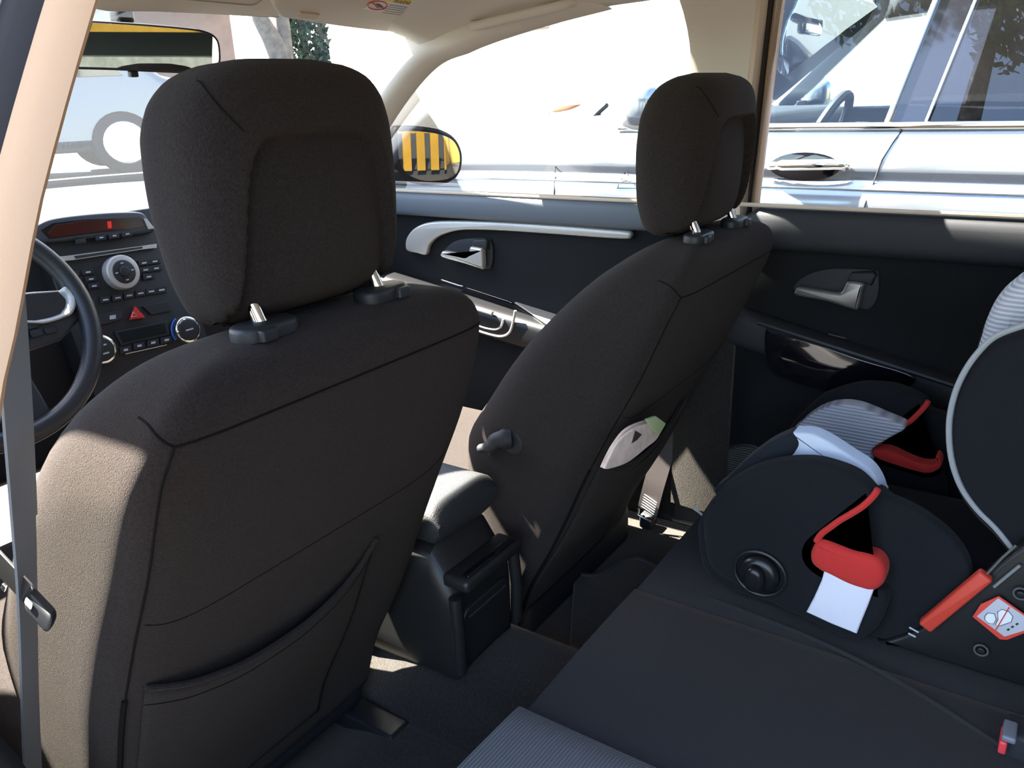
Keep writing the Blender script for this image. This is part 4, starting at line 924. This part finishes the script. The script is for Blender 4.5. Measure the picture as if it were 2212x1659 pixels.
def leaves(name, pts, size, M, par):
    vs, fs = [], []
    for p in pts:
        n_ = V((random.gauss(0, 1), random.gauss(0, 1), random.gauss(0, 1))).normalized(); a = n_.orthogonal().normalized(); b = n_.cross(a); s = size*random.uniform(.6, 1.3); i = len(vs)
        vs += [p-a*s, p-b*s*.45, p+a*s, p+b*s*.45]; fs.append((i, i+1, i+2, i+3))
    return mesh(name, vs, fs, M, par, smooth=False)
def blob(c, r, n):
    o = []
    for _ in range(n):
        d = V((random.gauss(0, 1), random.gauss(0, 1), random.gauss(0, 1))).normalized(); k = random.uniform(.35, 1)**.5
        o.append(V(c)+V((d.x*r[0], d.y*r[1], d.z*r[2]))*k)
    return o
# forked street tree ahead
def at(px, py, y): return U(px, py, 'y', y)
j = at(612, 140, 8.8); gz = .075*(8.8-3.2)
tr = thing('street_tree', (j.x, j.y, gz), 'grey forked tree trunk in the street beyond the windscreen', 'tree')
tube('trunk', [V((j.x, j.y, gz-.05)), V((j.x+.02, j.y, j.z*.6)), j], [.26, .21, .19], BARK, tr, n=12)
tube('branch', [j, at(585, 80, 8.8), at(562, 40, 8.8), at(545, -60, 8.8), at(520, -250, 8.9)], [.16, .13, .115, .10, .06], BARK, tr, n=10)
tube('branch', [j, at(612, 90, 8.8), at(607, 40, 8.8), at(600, -60, 8.8), at(620, -250, 8.7)], [.15, .12, .11, .10, .06], BARK, tr, n=10)
cr = []
for c in ((520, -260), (620, -280), (570, -340), (480, -320), (680, -340)): cr += blob(at(c[0], c[1], 8.8), (.9, .9, .6), 420)
leaves('crown', cr, .09, LEAF, tr)
# clipped column conifer
cx_ = at(668, 200, 9.6); cn = thing('column_conifer', (cx_.x, cx_.y, .48), 'tall dark green column conifer beside the forked tree', 'tree')
tube('trunk', [V((cx_.x, cx_.y, -.02)), V((cx_.x, cx_.y, 3.2))], [.10, .05], BARK, cn, n=8)
pts_ = []
for _ in range(7000):
    a = random.uniform(0, 6.283); z = random.uniform(.2, 4.6); r = .36*min(1, (4.9-z)/1.4)*random.uniform(.75, 1.05); pts_.append(V((cx_.x+r*math.cos(a), cx_.y+r*math.sin(a), z)))
leaves('foliage', pts_, .065, mat('conifer_leaf', (.045, .075, .045), .8, var=.4, vscale=3), cn)
# street cars ahead
def saloon(name, loc, rz, M, label, L=4.4, Wd=1.76, Hh=1.5):
    c = thing(name, loc, label, 'car', None); c.rotation_euler.z = rz; o0 = V(loc)
    prof = [(-L/2, .42), (-L/2+.05, .80), (-L/2+.5, .92), (-.95, .98), (-.35, 1.40), (.55, Hh), (1.25, Hh-.06), (1.85, 1.02), (L/2-.05, .95), (L/2, .50), (L/2-.1, .28), (-L/2+.1, .26)]
    P = [(p[0], p[1]) for p in curve([(a, b, 0) for a, b in prof], 3, True)]
    plate('car_body', P, Wd, M, c, o=o0+V((0, -Wd/2, 0)), ex=(1, 0, 0), ey=(0, 0, 1), ez=(0, 1, 0), bev=.10, both=True, sharp=60)
    for s in (-1, 1):
        for nm, q in (('side_window', [(-.72, 1.02), (-.28, 1.34), (.35, 1.42), (.38, 1.0)]), ('side_window', [(.44, 1.0), (.42, 1.42), (1.05, 1.38), (1.45, 1.02)])):
            plate(nm, q, .012, GLOSSB, c, o=o0+V((0, s*(Wd/2-.004), 0)), ex=(1, 0, 0), ey=(0, 0, 1), ez=(0, s, 0), bev=.004, smooth=False)
        for x in (-1.35, 1.35):
            w_ = plate('wheel', circ(.33, 28), .10, RUB, c, o=o0+V((x, s*(Wd/2-.06), .33)), ex=(1, 0, 0), ey=(0, 0, 1), ez=(0, s, 0), bev=.03)
            plate('rim', circ(.235, 24), .105, STEEL, w_, o=o0+V((x, s*(Wd/2-.06), .33)), ex=(1, 0, 0), ey=(0, 0, 1), ez=(0, s, 0), bev=.02)
    for y in (-.55, .55): block('head_lamp', o0+V((-L/2+.10, y, .72)), (.14, .36, .16), mat('lamp_lens', (.7, .72, .74), .1), c, bev=.04)
    return c
w0 = U(268, 308, 'y', 8.2); rz_ = math.radians(-22); c0 = w0-V((0, 0, .33))-V((math.cos(rz_), math.sin(rz_), 0))*1.35+V((-math.sin(rz_), math.cos(rz_), 0))*.80
saloon('street_car', c0, rz_, mat('car_silver', (.16, .165, .165), .3, metal=.3, coat=.6), 'grey car parked across the street, left of the near headrest')
# ================================================================== BEHIND AND BESIDE (seen in the mirrors and reflections; the shade roof is added)
FY = mat('yellow_timber', (.62, .34, .03), .7, var=.15, vscale=4)
fe = thing('timber_fence', (3.5, -6.2, 0), 'yellow board fence behind the car, reflected in the door mirror', 'fence')
for k in range(50): block('board', (-.2+k*.155, -6.2, 1.0), (.095, .03, 1.9), FY, fe, bev=.006)
for z in (.5, 1.6): block('rail', (3.6, -6.24, z), (7.9, .05, .10), FY, fe, bev=.006)
wl = thing('open_shed', (-4.6, -7.6, 0), 'open shed with yellow frame on pale stone wall, reflected in the rear-view mirror', 'shed')
block('stone_wall', (-4.6, -7.6, .50), (8.6, .4, 1.0), mat('pale_stone', (.46, .44, .32), .95, var=.35, vscale=6), wl, bev=.02)
block('dark_back', (-4.6, -9.6, 1.5), (8.4, .12, 3.0), mat('dark_panel', (.03, .04, .034), .7), wl, bev=.01)
block('yellow_beam', (-4.6, -7.55, 1.42), (8.6, .2, .34), FY, wl, bev=.01)
for x in (-8.8, -3.05, -.4): block('yellow_post', (x, -7.55, 1.7), (.20, .2, 1.5), FY, wl, bev=.01)
block('added_shade_roof', (-4.6, -6.9, 2.5), (8.9, 5.6, .12), mat('shade_roof_grey', (.2, .2, .2), .8), wl, bev=.02)  # unseen roof, added to keep the sun off the stone wall
for x in (-8.8, -.4): block('shade_roof_post', (x, -4.3, 1.22), (.12, .12, 2.45), FY, wl, bev=.01)  # posts carrying the added shade roof
tl = V((-5.9, .6, 0)); tt = thing('shade_tree', tl, 'leafy green tree on the open side, reflected in the parked car windows', 'tree')
tube('trunk', [tl, tl+V((.1, .1, 3)), tl+V((.3, .0, 6)), tl+V((.8, -.1, 8.6))], [.26, .22, .17, .08], BARK, tt, n=12)
cr = []
for c in ((-5, 1.7, 8.9), (-5, .9, 9.3), (-5.2, .2, 8.7), (-5, -.5, 8.6), (-5.1, -1.2, 8.3), (-5.4, 2.3, 9.6), (-5.6, .3, 10), (-5.2, -2, 8.8), (-4.6, .2, 8.5)): cr += blob(c, (.9, .75, .75), 420)
leaves('crown', cr, .10, LEAF, tt)
